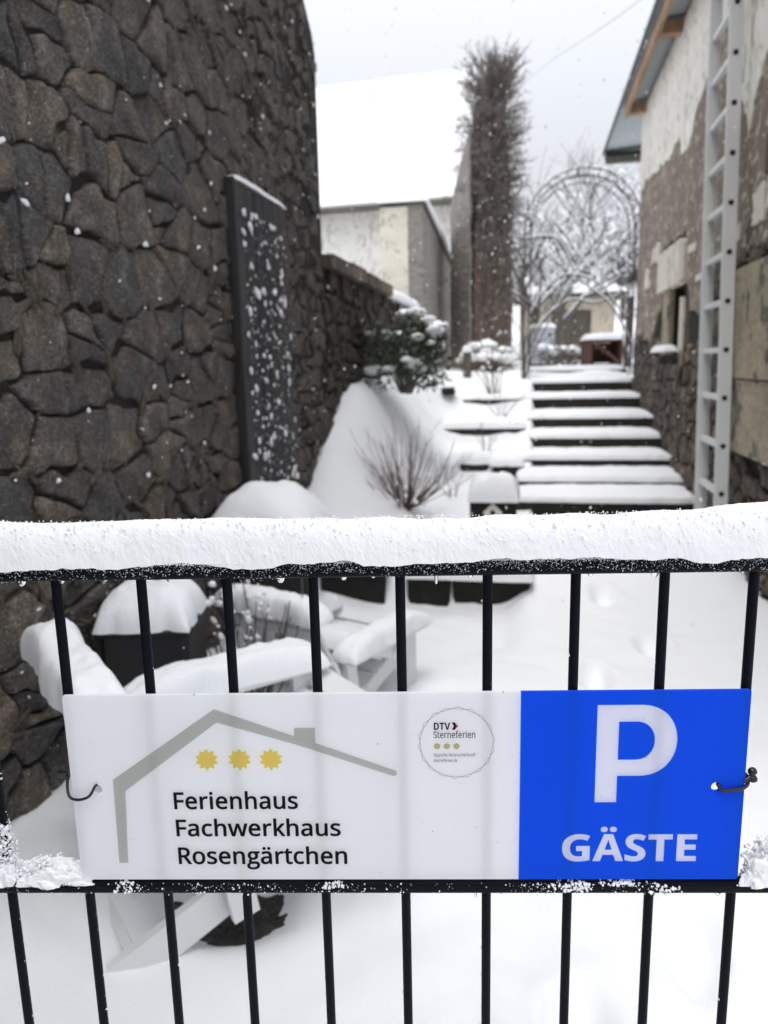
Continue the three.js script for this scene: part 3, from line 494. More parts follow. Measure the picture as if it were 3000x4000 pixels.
function tree(name, label, x, d, y, H, seed, o = {}) {
  o = { wig: 0.35, lift: 0.05, kids: 3, spread: 0.8, snow: 0.007, depth: 4, r: 0.08, lean: 0, ...o };
  const R = rng(seed), t = thing(name, label, 'tree', [x, y, d], 0, o.group), segs = [], snow = [];
  const trunk = tube(curve([new THREE.Vector3(0, -0.3, 0), new THREE.Vector3(0.05, H * 0.15, 0), new THREE.Vector3(o.lean * 0.4, H * 0.32, 0.03)], 6), o.r, o.r * 0.8, 8);
  mesh('trunk', trunk, M.barkGrey, t);
  for (let k = 0; k < 5; k++) { const a = k / 5 * 6.28 + R(); branchy(R, new THREE.Vector3(o.lean * 0.3, H * (0.2 + 0.03 * k), 0.02), new THREE.Vector3(Math.cos(a) * 0.7 + o.lean * 0.3, 0.8, Math.sin(a) * 0.7).normalize(), H * 0.3, o.r * 0.6, o.depth - 1, segs, snow, o); }
  mesh('crown', segs, M.barkGrey, t); if (snow.length) mesh('snow', snow, M.snowFar, t);
  return t;
}
tree('bare_tree', 'bare snow dusted tree behind the rose arch', 0.55, 16.5, 1.3, 4.6, 101, { lean: 0.2, spread: 1.0 });
tree('bare_tree', 'bare snowy tree leaning out beside the brick chimney', -0.05, 15, 1.3, 3.6, 102, { lean: 0.5, r: 0.07, spread: 1.1 });
tree('bare_tree', 'tall bare tree with fine pale twigs above the house eave', 2.0, 24, 1.5, 8.0, 103, { spread: 0.9, depth: 4 });
// far wood on the hill
{
  const R = rng(61), segs = [], snow = [];
  for (let k = 0; k < 4; k++) { const a = k * 1.6; branchy(R, new THREE.Vector3(0, 0.6 + 0.3 * k, 0), new THREE.Vector3(Math.cos(a) * 0.6, 0.9, Math.sin(a) * 0.6), 1.5, 0.06, 2, segs, snow, { wig: 0.4, lift: 0.05, kids: 4, spread: 0.9, snow: 0.03 }); }
  segs.push(tube([new THREE.Vector3(0, -0.5, 0), new THREE.Vector3(0.05, 2, 0)], 0.12, 0.07, 6));
  const list = []; for (let i = 0; i < 150; i++) { const d = 28 + R() * 60, x = -6 + R() * (14 + d * 0.25); list.push({ p: V(x, ground(x, d), d), s: 0.9 + R() * 0.9, ry: R() * 6.28 }); }
  const w = scatter('hillside_wood', merge(segs), M.barkGrey, list); tag(w, 'bare grey wood covering the snowy hillside far behind', 'wood', null, 'stuff');
  const w2 = scatter('hillside_wood_snow', merge(snow), M.snowFar, list); tag(w2, 'snow lying on the branches of the far hillside wood', 'snow', null, 'stuff');
}
// ---------------------------------------------------------------- old chimney tower with dead creeper
{
  const R = rng(33), c = thing('ruined_tower', 'tall old brick tower overgrown with leafless brown creeper', 'tower', [-0.815, 1.1, 13.2], 0.5);
  const A = 0.34, B = 0.4275, HT = 4.75;
  const kx = (y) => lerp(1, 0.34, smooth(1.2, 5.2, y)), kz = (y) => lerp(1, 0.4, smooth(2.0, 5.0, y));
  const put = (x, y, z) => new THREE.Vector3(0.6 * A - (0.6 * A - x) * kx(y), y, z * kz(y));
  const g = new THREE.BoxGeometry(2 * A, HT, 2 * B, 10, 60, 10), p = g.attributes.position;
  for (let i = 0; i < p.count; i++) { const y = p.getY(i) + HT / 2, q = put(p.getX(i), y, p.getZ(i)); p.setXYZ(i, q.x + (fbm(q.z * 6, y * 5, 1, 3, 3) - 0.5) * 0.07, y, q.z + (fbm(q.x * 6 + 9, y * 5, 5, 3, 4) - 0.5) * 0.07); }
  const gg = boxUV(g); gg.computeVertexNormals();
  mesh('brickwork', gg, M.oldBrick, c);
  // grey render still on one face
  mesh('render_face', slabX(ragged([[-B + 0.02, 0], [B - 0.02, 0], [B - 0.05, 2.9], [-0.05, 3.5], [-B + 0.04, 3.9]], 0.08, 0.06, 4, (a, b) => a[1] < 0.1 && b[1] < 0.1), -A - 0.06, -A - 0.03), M.greyRender, c);
  const tw = [], up = new THREE.Vector3(0, 1, 0);
  const face = () => { const u = R() * 2 - 1; return R() < 0.5 ? [u * A, B * (R() < 0.7 ? 1 : -1), 0] : [A * (R() < 0.7 ? 1 : -1), u * B, 1]; };
  for (let i = 0; i < 1500; i++) { const y0 = Math.pow(R(), 0.5) * 4.6, [x, z, f] = face(); if (f && x < 0 && y0 < 3.2) continue; if (y0 < 2.4 && R() < 0.6) continue; const L = 0.2 + R() * 0.4, pts = []; for (let j = 0; j < 4; j++) { const y = y0 + L * j / 3; pts.push(put(x * (1.05 + R() * 0.1), y, z * (1.05 + R() * 0.1)).add(new THREE.Vector3((R() - 0.5) * 0.08, 0, (R() - 0.5) * 0.08))); } tw.push(tube(pts, 0.008, 0.004, 3)); }
  for (let i = 0; i < 1100; i++) {
    const y0 = 1.4 + Math.pow(R(), 0.6) * 3.5, [x, z, f] = face(); if (f && x < 0 && y0 < 3.0) continue;
    const base = put(x, Math.min(HT + 0.1, y0), z), n = new THREE.Vector3(x / A, 0, z / B).normalize(), L = (0.14 + R() * 0.3) * (0.45 + y0 / 6), dir = n.clone().addScaledVector(up, y0 > 4.3 ? 0.3 + R() * 1.4 : (R() - 0.35) * 0.6).add(new THREE.Vector3((R() - 0.5) * 0.7, 0, (R() - 0.5) * 0.7)).normalize();
    const q = base.clone().addScaledVector(dir, L * 0.45), e = base.clone().addScaledVector(dir, L).add(new THREE.Vector3(0, (R() - 0.3) * 0.1, 0)); tw.push(tube([base, q, e], 0.008, 0.0035, 3));
    for (let j = 0; j < 6; j++) { const a = q.clone().lerp(e, R()); tw.push(tube([a, a.clone().addScaledVector(dir, 0.06 * R()).add(new THREE.Vector3((R() - 0.5) * 0.16, (R() - 0.4) * 0.16, (R() - 0.5) * 0.16))], 0.005, 0.0025, 3)); }
  }
  mesh('creeper', tw, M.creeper, c);
  const l = []; for (let i = 0; i < 260; i++) { const y = R() * 4.6, [x, z] = face(); l.push({ p: put(x * 1.12, y, z * 1.12), s: 0.006 + R() * R() * 0.02 }); } scatter('snow_clumps', flake[0], M.snowFar, l, c);
}
// outbuilding and the white house
{
  const o = thing('outbuilding', 'cream rendered outbuilding with a grey side wall and snowy sloping roof', 'building');
  mesh('front_wall', box(-2.1, -1.705, 0.8, 3.62, 11.0, 11.2, 0.01), M.cream, o);
  mesh('side_wall', slabX([[11.01, 0.8], [16.4, 0.8], [16.4, 3.12], [11.01, 3.63]], -1.7, -1.5), M.greyRender, o);
  const rf = mesh('roof', slabX([[10.98, 3.64], [16.5, 3.13], [16.5, 3.16], [10.98, 3.67]], -2.12, -1.46), M.greyWood, o);
  mesh('snow', slabX(ragged([[10.95, 3.675], [16.5, 3.165], [16.5, 3.27], [10.97, 3.74]], 0.2, 0.012, 3), -2.13, -1.43), M.snow, rf);
  const b = thing('white_house', 'large white rendered house with a steep roof under deep snow', 'house', [-1.45, 0, 16.9], -0.08);
  mesh('wall', box(-11, -0.1, 0.3, 4.85, 0.3, 9.7), M.whiteRender, b);
  const r = mesh('roof', slabX([[0, 4.86], [5, 8.98], [10, 4.86], [9.8, 4.8], [5, 8.8], [0.2, 4.8]], -11.3, 0.1), M.greyWood, b);
  mesh('snow', slabX(ragged([[-0.05, 4.93], [5, 9.12], [10.05, 4.93], [10, 4.88], [5, 9.0], [0.0, 4.88]], 0.3, 0.012, 5), -11.35, 0.14), M.snow, r);
  mesh('gutter', box(-11.3, 0.1, 4.76, 4.86, -0.08, 0.05, 0.02), M.greyWood, r);
}
// ---------------------------------------------------------------- rose arch
{
  const a = thing('rose_arch', 'rusty round-topped metal rose arch at the top of the steps', 'arch', [0.6, 1.06, 10.2]);
  const hoop = (z, r) => { const pts = [new THREE.Vector3(-r, 0, z), new THREE.Vector3(-r, 1, z), new THREE.Vector3(-r, 1.95, z)]; for (let i = 1; i <= 16; i++) { const t = Math.PI * (1 - i / 17); pts.push(new THREE.Vector3(Math.cos(t) * r, 1.98 + Math.sin(t) * r, z)); } pts.push(new THREE.Vector3(r, 1.95, z), new THREE.Vector3(r, 1, z), new THREE.Vector3(r, 0, z)); return pts; };
  for (const z of [0.22, -0.22]) { mesh('hoop', tube(hoop(z, 0.69), 0.008, 0.008, 7), M.iron, a); mesh('hoop', tube(hoop(z, 0.61), 0.006, 0.006, 6), M.iron, a); }
  const h = hoop(0.22, 0.69), h2 = hoop(-0.22, 0.69), h3 = hoop(0.22, 0.61); h.forEach((p, i) => { mesh('crossbar', tube([p, h2[i]], 0.0045, 0.0045, 5), M.iron, a); mesh('crossbar', tube([p, h3[i]], 0.0045, 0.0045, 5), M.iron, a); });
  for (const y of [0.35, 0.7, 1.35, 1.65]) for (const x of [-0.68, 0.68]) mesh('crossbar', tube([new THREE.Vector3(x, y, 0.22), new THREE.Vector3(x, y, -0.22)], 0.0045, 0.0045, 5), M.iron, a);
  const R = rng(44), rose = thing('climbing_rose', 'leafless climbing rose winding over the metal arch', 'climber', [0.6, 1.06, 10.2]), seg = [], sn = [];
  for (let i = 0; i < 9; i++) branchy(R, new THREE.Vector3((i % 3 ? -0.66 : 0.66) + (R() - 0.5) * 0.1, R() * 0.2, (R() - 0.5) * 0.4), new THREE.Vector3(i % 3 ? 0.1 : -0.06, 1, (R() - 0.5) * 0.2), 1.1 + R() * 0.5, 0.011, 2, seg, null, { wig: 0.35, lift: 0.12, kids: 2, spread: 0.7, snow: 0.006 });
  for (const P of [[[-0.64, 0.1, 0.1], [-0.6, 1.0, 0.1], [-0.2, 1.45, 0], [0.2, 1.35, 0.05], [0.55, 0.95, 0]], [[-0.68, 1.9, 0.1], [-0.3, 1.9, 0], [0.0, 1.4, 0], [0.35, 1.1, 0.1], [0.66, 0.6, 0]], [[-0.66, 0.3, 0], [-0.45, 0.9, 0.1], [-0.1, 1.15, 0], [0.2, 1.1, 0], [0.5, 1.2, 0]]]) { const c = curve(P.map((q) => new THREE.Vector3(...q)), 20); seg.push(tube(c, 0.013, 0.008, 5)); sn.push(tube(c.map((q) => q.clone().add(new THREE.Vector3(0, 0.017, 0))), 0.014, 0.01, 5)); }
  mesh('stems', seg, M.bark, rose); mesh('snow', sn, M.snowFar, rose);
  const l = []; for (let i = 0; i < 70; i++) { const t = Math.PI * R(); l.push({ p: new THREE.Vector3(Math.cos(t) * 0.66, 2.0 + Math.sin(t) * 0.68, (R() - 0.5) * 0.44), s: 0.012 + R() * 0.02 }); } scatter('snow_clumps', flake[0], M.snowFar, l, rose);
}
// ---------------------------------------------------------------- small things at the top of the steps
{
  const R = rng(51);
  const s = thing('snowy_shrub', 'low rounded shrub of pale twigs buried in snow at the tower foot', 'shrub', [-0.6, 1.22, 10.9]);
  mesh('stems', stems(170, R, new THREE.Vector3(), 0.7, 1.35, 0.006, 0.16), M.deadLeaf, s);
  const caps = []; for (let i = 0; i < 34; i++) { const a = R() * 6.28, r = Math.sqrt(R()) * 0.45; caps.push(blob(0.05 + R() * 0.07, i + 60, 2, 0.5, 0.55).translate(Math.cos(a) * r, 0.45 - r * r * 1.1 + R() * 0.05, Math.sin(a) * r * 0.8)); } mesh('snow', caps, M.snow, s);
  const p = thing('wooden_post', 'short grey wooden post with a snow cap in the upper bed', 'post', [-0.8, 1.1, 10.0]);
  mesh('post', box(-0.05, 0.05, 0, 0.5, -0.05, 0.05, 0.008), M.greyWood, p); mesh('snow', pillow(0.13, 0.13, 0.07, { nu: 14, nv: 14, seed: 2, e: 4 }).translate(0, 0.498, 0), M.snow, p);
  const k = thing('dark_stone', 'dark rounded stone half buried in snow in the upper bed', 'stone', [-0.95, 1.13, 9.1]);
  mesh('body', blob(0.09, 4, 2, 0.4, 0.6), M.mossyStone, k); mesh('snow', blob(0.09, 9, 2, 0.3, 0.3).translate(0, 0.05, -0.02), M.snow, k);
  const r = thing('rose_bush', 'thin upright rose canes with a dark red hip above the top step', 'plant', [-0.42, 1.0, 9.35]);
  mesh('canes', stems(14, R, new THREE.Vector3(), 0.55, 0.45, 0.006, 0.05), M.deadLeaf, r); mesh('rose_hip', blob(0.022, 5, 2, 0.2, 2.2).translate(-0.1, 0.42, 0.02), mat({ color: lin(0.12, 0.01, 0.02), roughness: 0.5 }), r);
  mesh('snow', [0, 1, 2, 3, 4].map((i) => blob(0.02 + R() * 0.02, i + 90, 1, 0.5, 0.7).translate((R() - 0.5) * 0.3, 0.3 + R() * 0.3, (R() - 0.5) * 0.1)), M.snow, r);
  const c = thing('metal_cabinet', 'pale blue grey metal cabinet standing behind the rose arch', 'cabinet', [0.2, 1.36, 13.6]);
  mesh('body', box(-0.2, 0.2, 0.06, 0.66, -0.2, 0.2, 0.01), M.paleBlue, c); mesh('door', box(-0.18, 0.18, 0.14, 0.62, -0.215, -0.202, 0.003), M.paleBlue, c); mesh('base', box(-0.22, 0.22, -0.1, 0.055, -0.22, 0.22), M.black, c); mesh('handle', box(0.1, 0.14, 0.5, 0.56, -0.225, -0.216, 0.003), M.black, c); mesh('snow', pillow(0.44, 0.44, 0.07, { seed: 8, nu: 14, nv: 14 }).translate(0, 0.658, 0), M.snow, c);
  const f = thing('wooden_crate', 'reddish brown wooden crate tipped over beside the house corner', 'crate', [1.05, 1.36, 12.0], 0.3);
  for (const [a, b, cc, dd, e, g] of [[-0.25, 0.25, 0, 0.04, -0.2, 0.2], [-0.25, 0.25, 0.36, 0.4, -0.2, 0.2], [-0.25, -0.21, 0.042, 0.358, -0.2, 0.2], [0.21, 0.25, 0.042, 0.358, -0.2, 0.2], [-0.2, 0.2, 0.05, 0.35, 0.16, 0.19]]) mesh('board', box(a, b, cc, dd, e, g), M.redBrown, f);
  mesh('brace', board(new THREE.Vector3(-0.18, 0.33, 0.22), new THREE.Vector3(0.2, 0.05, 0.22), 0.05, 0.02, new THREE.Vector3(0.6, 0.8, 0)), M.redBrown, f); mesh('snow', pillow(0.54, 0.44, 0.09, { seed: 12, nu: 20, nv: 16 }).translate(0, 0.398, 0), M.snow, f);
  const w = thing('garden_shed', 'beige rendered shed with a dark doorway beyond the arch', 'shed', [1.3, 1.4, 22]);
  mesh('wall', [box(-1.6, -0.75, -0.3, 1.75, 0, 0.2), box(0.35, 0.95, -0.3, 1.75, 0, 0.2), box(-0.75, 0.35, 1.45, 1.75, 0, 0.2)], M.beige, w); mesh('door', box(-0.74, 0.34, -0.3, 1.44, 0.14, 0.18), M.greyWood, w); mesh('roof', box(-1.8, 1.2, 1.76, 1.86, -0.3, 2.2), M.greyWood, w); mesh('snow', pillow(3.1, 2.6, 0.25, { seed: 3 }).translate(-0.3, 1.86, -0.95), M.snow, w);
  const bp = thing('timber_post', 'brown timber post leaning by the far house corner', 'post', [1.32, 1.3, 11.2]);
  mesh('post', board(new THREE.Vector3(0, -0.1, 0), new THREE.Vector3(0.03, 1.0, 0), 0.09, 0.09, new THREE.Vector3(1, 0, 0)), M.bark, bp); mesh('snow', blob(0.12, 31, 2, 0.4, 1.3).translate(0.12, 0.3, 0.1), M.snow, bp);
  const heap = thing('brushwood_heap', 'low heap of dark brushwood under snow behind the arch', 'brushwood', [0.62, 1.34, 12.9]);
  const hs = []; for (let i = 0; i < 90; i++) { const x = (R() - 0.5) * 0.9, y = R() * 0.28, z = (R() - 0.5) * 0.6, q = new THREE.Vector3(x, y, z); hs.push(tube([q, q.clone().add(new THREE.Vector3((R() - 0.5) * 0.7, (R() - 0.3) * 0.4, (R() - 0.5) * 0.5))], 0.014, 0.006, 5)); } mesh('twigs', hs, M.bark, heap);
  const hc = []; for (let i = 0; i < 16; i++) hc.push(blob(0.06 + R() * 0.08, i + 120, 2, 0.5, 0.5).translate((R() - 0.5) * 0.9, 0.2 + R() * 0.15, (R() - 0.5) * 0.5)); mesh('snow', hc, M.snow, heap);
  tag(mesh('overhead_cable', tube(curve([V(-0.7, 11.3, 31), V(0.3, 7.7, 18), V(1.2, 6.0, 11.5), V(2.0, 5.4, 8)], 30), 0.0035, 0.0035, 5), M.barkGrey), 'thin overhead cable crossing the grey sky above the steps', 'cable');
}
// ---------------------------------------------------------------- beside the tall wall
{
  const p = thing('flower_pot', 'large dark pot under a rounded dome of snow by the rubble wall', 'pot', [-1.2, 0.1, 3.35]);
  mesh('pot', new THREE.LatheGeometry([[0, 0], [0.15, 0], [0.2, 0.5], [0.225, 0.52], [0.225, 0.6], [0.2, 0.6], [0.19, 0.55], [0, 0.55]].map((a) => new THREE.Vector2(...a)), 28), M.mossyStone, p);
  mesh('snow', pillow(0.52, 0.5, 0.24, { nu: 30, nv: 30, e: 2.2, q: 2, seed: 71, amp: 0.006 }).translate(0.0, 0.585, 0), M.snow, p);
  const b = thing('black_bucket', 'square black bucket filled up with snow behind the white chairs', 'bucket', [-1.3, 0.06, 2.36], 11 * RAD);
  mesh('tub', box(-0.15, 0.15, 0, 0.53, -0.14, 0.14, 0.02), M.black, b); mesh('rim', box(-0.16, 0.16, 0.505, 0.535, -0.15, 0.15, 0.008), M.black, b);
  mesh('snow', pillow(0.33, 0.32, 0.13, { nu: 40, nv: 36, e: 3.2, seed: 73, amp: 0.016, edge: 0.02 }).translate(0, 0.535, 0), M.snow, b);
  const R = rng(81);
  const e = thing('ivy_sprig', 'scraggy ivy sprig flecked with snow beside the black bucket', 'plant', [-1.05, 0.1, 2.6]);
  mesh('stems', stems(30, R, new THREE.Vector3(), 0.55, 0.6, 0.005), M.bark, e); const l = []; for (let i = 0; i < 46; i++) l.push({ p: new THREE.Vector3((R() - 0.5) * 0.26, 0.15 + R() * 0.4, (R() - 0.5) * 0.2), s: new THREE.Vector3(1, 0.6 + R(), 1).multiplyScalar(0.005 + R() * R() * 0.016), rz: R() * 3 }); scatter('snow_clumps', flake[1], M.snowFar, l, e);
}
// ---------------------------------------------------------------- two white garden armchairs
function makeChair(label, pos, turn, seed, size = 1) {
  const c = thing('garden_armchair', label, 'chair', pos, turn, 'white slatted garden armchairs'); c.scale.setScalar(size); const X = new THREE.Vector3(1, 0, 0), Q = (x, y, z) => new THREE.Vector3(x, y, z);
  for (const s of [-1, 1]) {
    mesh('stringer', board(Q(s * 0.235, 0.03, 0.56), Q(s * 0.235, 0.37, -0.36), 0.024, 0.1, X), M.white, c);
    mesh('front_leg', board(Q(s * 0.275, -0.05, -0.28), Q(s * 0.275, 0.455, -0.28), 0.024, 0.095, X), M.white, c);
    mesh('arm_support', board(Q(s * 0.275, 0.1, 0.2), Q(s * 0.275, 0.455, 0.26), 0.024, 0.07, X), M.white, c);
    const a = mesh('armrest', board(Q(s * 0.3, 0.47, 0.34), Q(s * 0.3, 0.47, -0.36), 0.13, 0.024, X, 0.006), M.white, c);
    mesh('snow', pillow(0.15, 0.7, 0.085, { nu: 24, nv: 70, e: 4.5, seed: seed + s, amp: 0.014, freq: 7, edge: 0.02 }).translate(s * 0.3, 0.482, -0.01), M.snow, a);
  }
  for (let k = 0; k < 5; k++) { const t = k / 5; mesh('seat_slat', board(Q(-0.27, 0.425 - t * 0.2, -0.33 + t * 0.5), Q(0.27, 0.425 - t * 0.2, -0.33 + t * 0.5), 0.02, 0.085, Q(0, 1, 0.3)), M.white, c); }
  mesh('seat_snow', pillow(0.54, 0.5, 0.1, { nu: 30, nv: 30, e: 5, seed: seed + 5 }).rotateX(-0.36).translate(0, 0.35, -0.08), M.snow, c);
  for (let k = -2; k <= 2; k++) mesh('back_slat', board(Q(k * 0.098, 0.18, 0.2), Q(k * 0.118, 0.72 - Math.abs(k) * 0.012, 0.5), 0.092, 0.02, X), M.white, c);
  mesh('foot_rail', board(Q(-0.222, 0.075, 0.47), Q(0.222, 0.075, 0.47), 0.07, 0.022, Q(0, 1, 0.3)), M.white, c);
  mesh('back_rail', board(Q(-0.29, 0.44, 0.365), Q(0.29, 0.44, 0.365), 0.07, 0.022, Q(0, 1, 0.5)), M.white, c);
  mesh('back_rail', board(Q(-0.27, 0.63, 0.475), Q(0.27, 0.63, 0.475), 0.06, 0.022, Q(0, 1, 0.5)), M.white, c);
  mesh('back_snow', pillow(0.68, 0.13, 0.095, { nu: 70, nv: 24, e: 4.5, seed: seed + 9, amp: 0.014, freq: 7, edge: 0.02 }).rotateX(0.12).translate(0, 0.725, 0.5), M.snow, c);
  return c;
}
makeChair('white slatted garden armchair under snow, with its back close to the gate', [-0.745, -0.02, 1.93], -45 * RAD, 1);
makeChair('white slatted garden armchair under snow, standing beyond the other chair', [-0.84, -0.12, 3.15], -24 * RAD, 2, 0.85);
{ // dark sheet painted for the shaded gap under the near chair
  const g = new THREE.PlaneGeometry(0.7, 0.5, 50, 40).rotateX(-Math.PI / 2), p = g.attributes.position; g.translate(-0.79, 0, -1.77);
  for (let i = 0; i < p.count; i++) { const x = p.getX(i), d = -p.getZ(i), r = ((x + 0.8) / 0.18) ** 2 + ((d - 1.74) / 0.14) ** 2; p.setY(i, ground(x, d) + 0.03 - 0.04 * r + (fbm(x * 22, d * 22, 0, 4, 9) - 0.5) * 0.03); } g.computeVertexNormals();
  structure('chair_shade_patch', g, M.earthAndShade, 'dark sheet painting the shade under the white chair');
}
// ---------------------------------------------------------------- the gate
const GX = -0.1593, GD = 0.8197, GT = 9.11 * RAD;
const barX = []; for (let i = -3; i <= 12; i++) barX.push(0.0166 + 0.1 * (i - 4));
{
  const g = thing('steel_gate', 'dark blue-grey steel bar gate with a thick ridge of snow', 'gate', [GX, 0, GD], GT);
  const x0 = -0.74, x1 = 0.9, R = rng(91);
  for (const x of barX) mesh('bar', new THREE.CylinderGeometry(0.0058, 0.0058, 1.12, 16, 1).translate(x, 0.66, 0), M.steel, g);
  const rail = (y0, y1, d, r) => { const s = new THREE.Shape(), w = d / 2, h = (y1 - y0) / 2; s.moveTo(-w + r, -h); s.lineTo(w - r, -h); s.absarc(w - r, -h + r, r, -Math.PI / 2, 0); s.lineTo(w, h - r); s.absarc(w - r, h - r, r, 0, Math.PI / 2); s.lineTo(-w + r, h); s.absarc(-w + r, h - r, r, Math.PI / 2, Math.PI); s.lineTo(-w, -h + r); s.absarc(-w + r, -h + r, r, Math.PI, Math.PI * 1.5); return boxUV(new THREE.ExtrudeGeometry(s, { depth: x1 - x0, bevelEnabled: false, curveSegments: 6 }).rotateY(Math.PI / 2).translate(x0, (y0 + y1) / 2, 0)); };
  mesh('rail', rail(1.2145, 1.243, 0.03, 0.008), M.steel, g); mesh('rail', rail(0.8075, 0.8255, 0.022, 0.007), M.steel, g); mesh('rail', rail(0.09, 0.12, 0.03, 0.008), M.steel, g);
  for (const x of [x0 - 0.0205, x1 + 0.0205]) mesh('stile', box(x - 0.02, x + 0.02, 0.05, 1.26, -0.02, 0.02, 0.004), M.steel, g);
  // snow ridge on the top rail
  const top = [[-0.74, 0.046], [-0.43, 0.0455], [-0.36, 0.043], [-0.2, 0.0445], [0, 0.044], [0.12, 0.043], [0.22, 0.0445], [0.3, 0.0455], [0.36, 0.047], [0.42, 0.0525], [0.5, 0.055], [0.9, 0.052]];
  {
    const P = [], UV = [], I = [], nx = 1150, na = 60;
    for (let i = 0; i <= nx; i++) {
      const x = lerp(x0, x1, i / nx), h = pl(top, x) - 0.005 + (fbm(x * 12, 2, 0, 3, 3) - 0.5) * 0.009, hw = 0.0215 + (fbm(x * 11, 9, 0, 3, 4) - 0.5) * 0.007, low = 0.0105 + (fbm(x * 22, 5, 0, 4, 5) - 0.5) * 0.016;
      for (let k = 0; k <= na; k++) {
        const t = k / na * Math.PI, c = Math.cos(t), s = Math.sin(t), e = 0.72;
        let z = Math.sign(c) * Math.pow(Math.abs(c), e) * hw, y = 1.243 - low * (1 - s) + Math.pow(s, e) * h;
        const n1 = (fbm(x * 130, y * 130, z * 130 + 50, 2, 6) - 0.5) * 0.0007, n2 = (vn(x * 520, y * 520, z * 520 + 90, 7) - 0.5) * 0.0011, n = n1 + n2 + (fbm(x * 40, y * 40, z * 40 + 20, 2, 8) - 0.5) * 0.0024;
        z += c * n; y += s * n; P.push(x, y, z); UV.push(x, k / na * 0.115);
      }
      if (i) for (let k = 0; k < na; k++) { const a = (i - 1) * (na + 1) + k, b = a + 1, cc = a + na + 1; I.push(a, cc, b, b, cc, cc + 1); }
    }
    const q = new THREE.BufferGeometry(); q.setAttribute('position', new THREE.Float32BufferAttribute(P, 3)); q.setAttribute('uv', new THREE.Float32BufferAttribute(UV, 2)); q.setIndex(I); q.computeVertexNormals();
    mesh('snow_ridge', q, M.snowNear, g);
  }
  // snow grains clinging to the rails and bars
  const grains = [];
  const put = (x, y, z, s) => grains.push({ p: new THREE.Vector3(x, y, z), s: new THREE.Vector3(s * (0.7 + R() * 0.7), s * (0.7 + R() * 0.7), s * (0.7 + R() * 0.6)), rx: R() * 6, ry: R() * 6 });
  for (let i = 0; i < 15000; i++) { const x = x0 + R() * (x1 - x0), e = 0.5 + fbm(x * 22, 5, 0, 4, 5), d = Math.pow(R(), 6) * 0.018 * e; put(x, 1.2355 - d, 0.0158 + (R() < 0.6 ? 0.004 * (1 - d / 0.019) : 0), 0.0002 + R() * R() * 0.0005); }
  for (let i = 0; i < 2200; i++) { const x = x0 + R() * (x1 - x0), a = R() * Math.PI, h = pl(top, x) - 0.005; put(x, 1.243 + Math.pow(Math.sin(a), 0.72) * (h + 0.0005), Math.sign(Math.cos(a)) * Math.pow(Math.abs(Math.cos(a)), 0.72) * 0.022, 0.0004 + R() * 0.0007); }
  for (let i = 0; i < 2300; i++) { const x = x0 + R() * (x1 - x0), w = fbm(x * 16, 3, 0, 3, 12); if (R() > (w - 0.3) * 1.6) continue; put(x, 0.8085 + Math.pow(R(), 0.7) * 0.0165, 0.0112, 0.0002 + R() * R() * 0.0009); }
  for (const x of barX) for (let i = 0; i < 46; i++) { if (R() < 0.5) continue; const y = 0.4 + R() * 0.8, s = R() < 0.5 ? -1 : 1; if (y > 0.83 && y < 1.08 && x > -0.385) continue; put(x + s * 0.0057, y, 0.002 - R() * 0.004, 0.0005 + R() * R() * 0.0016); }
  const lump = (cx, cy, w, h, n, big) => { for (let i = 0; i < n; i++) { const u = (R() + R() + R()) / 1.5 - 1, x = cx + u * w, y = cy + Math.pow(R(), 1.3) * h * Math.max(0, 1 - u * u); put(x, y, (R() - 0.35) * 0.02, 0.0006 + R() * big); } };
  lump(-0.43, 0.822, 0.06, 0.034, 500, 0.0014); lump(-0.484, 0.83, 0.02, 0.08, 700, 0.0013); lump(0.455, 0.822, 0.04, 0.06, 500, 0.0014); lump(0.28, 0.822, 0.05, 0.004, 160, 0.0014); lump(0.22, 0.814, 0.05, 0.012, 260, 0.0015); lump(0.33, 0.812, 0.03, 0.012, 160, 0.0015); lump(-0.33, 0.812, 0.03, 0.014, 160, 0.0014); lump(-0.07, 0.818, 0.02, 0.01, 90, 0.0014);
  scatter('snow_grains', flake[0], M.snowFar, grains, g);
  for (const [x, y, w, h, s] of [[-0.428, 0.823, 0.1, 0.03, 5], [0.46, 0.823, 0.075, 0.052, 6], [-0.487, 0.823, 0.05, 0.035, 7]]) { const b = mergeVertices(new THREE.IcosahedronGeometry(1, 26).deleteAttribute('normal').deleteAttribute('uv')), p = b.attributes.position, uv = []; for (let i = 0; i < p.count; i++) { const X = p.getX(i), Y = p.getY(i), Z = p.getZ(i), k = 1 + (fbm(X * 2 + 9, Y * 2 + 9, Z * 2 + s + 9, 3, 3) - 0.5) * 1.1 + (fbm(X * 9 + 9, Y * 9 + 9, Z * 9 + s + 9, 4, 4) - 0.5) * 0.45; p.setXYZ(i, x + X * k * w / 2, y + Math.max(Y * k, -0.04) * h * 0.9, 0.003 + Z * k * 0.013); uv.push(p.getX(i), p.getY(i)); } b.setAttribute('uv', new THREE.Float32BufferAttribute(uv, 2)); b.computeVertexNormals(); mesh('snow_lump', b, M.snowNear, g); }
}
const onGate = (o) => { o.position.set(GX, 0, -GD); o.rotation.y = GT; return o; };
function gateThing(name, label, category, group) { return onGate(thing(name, label, category, [0, 0, 0], 0, group)); }
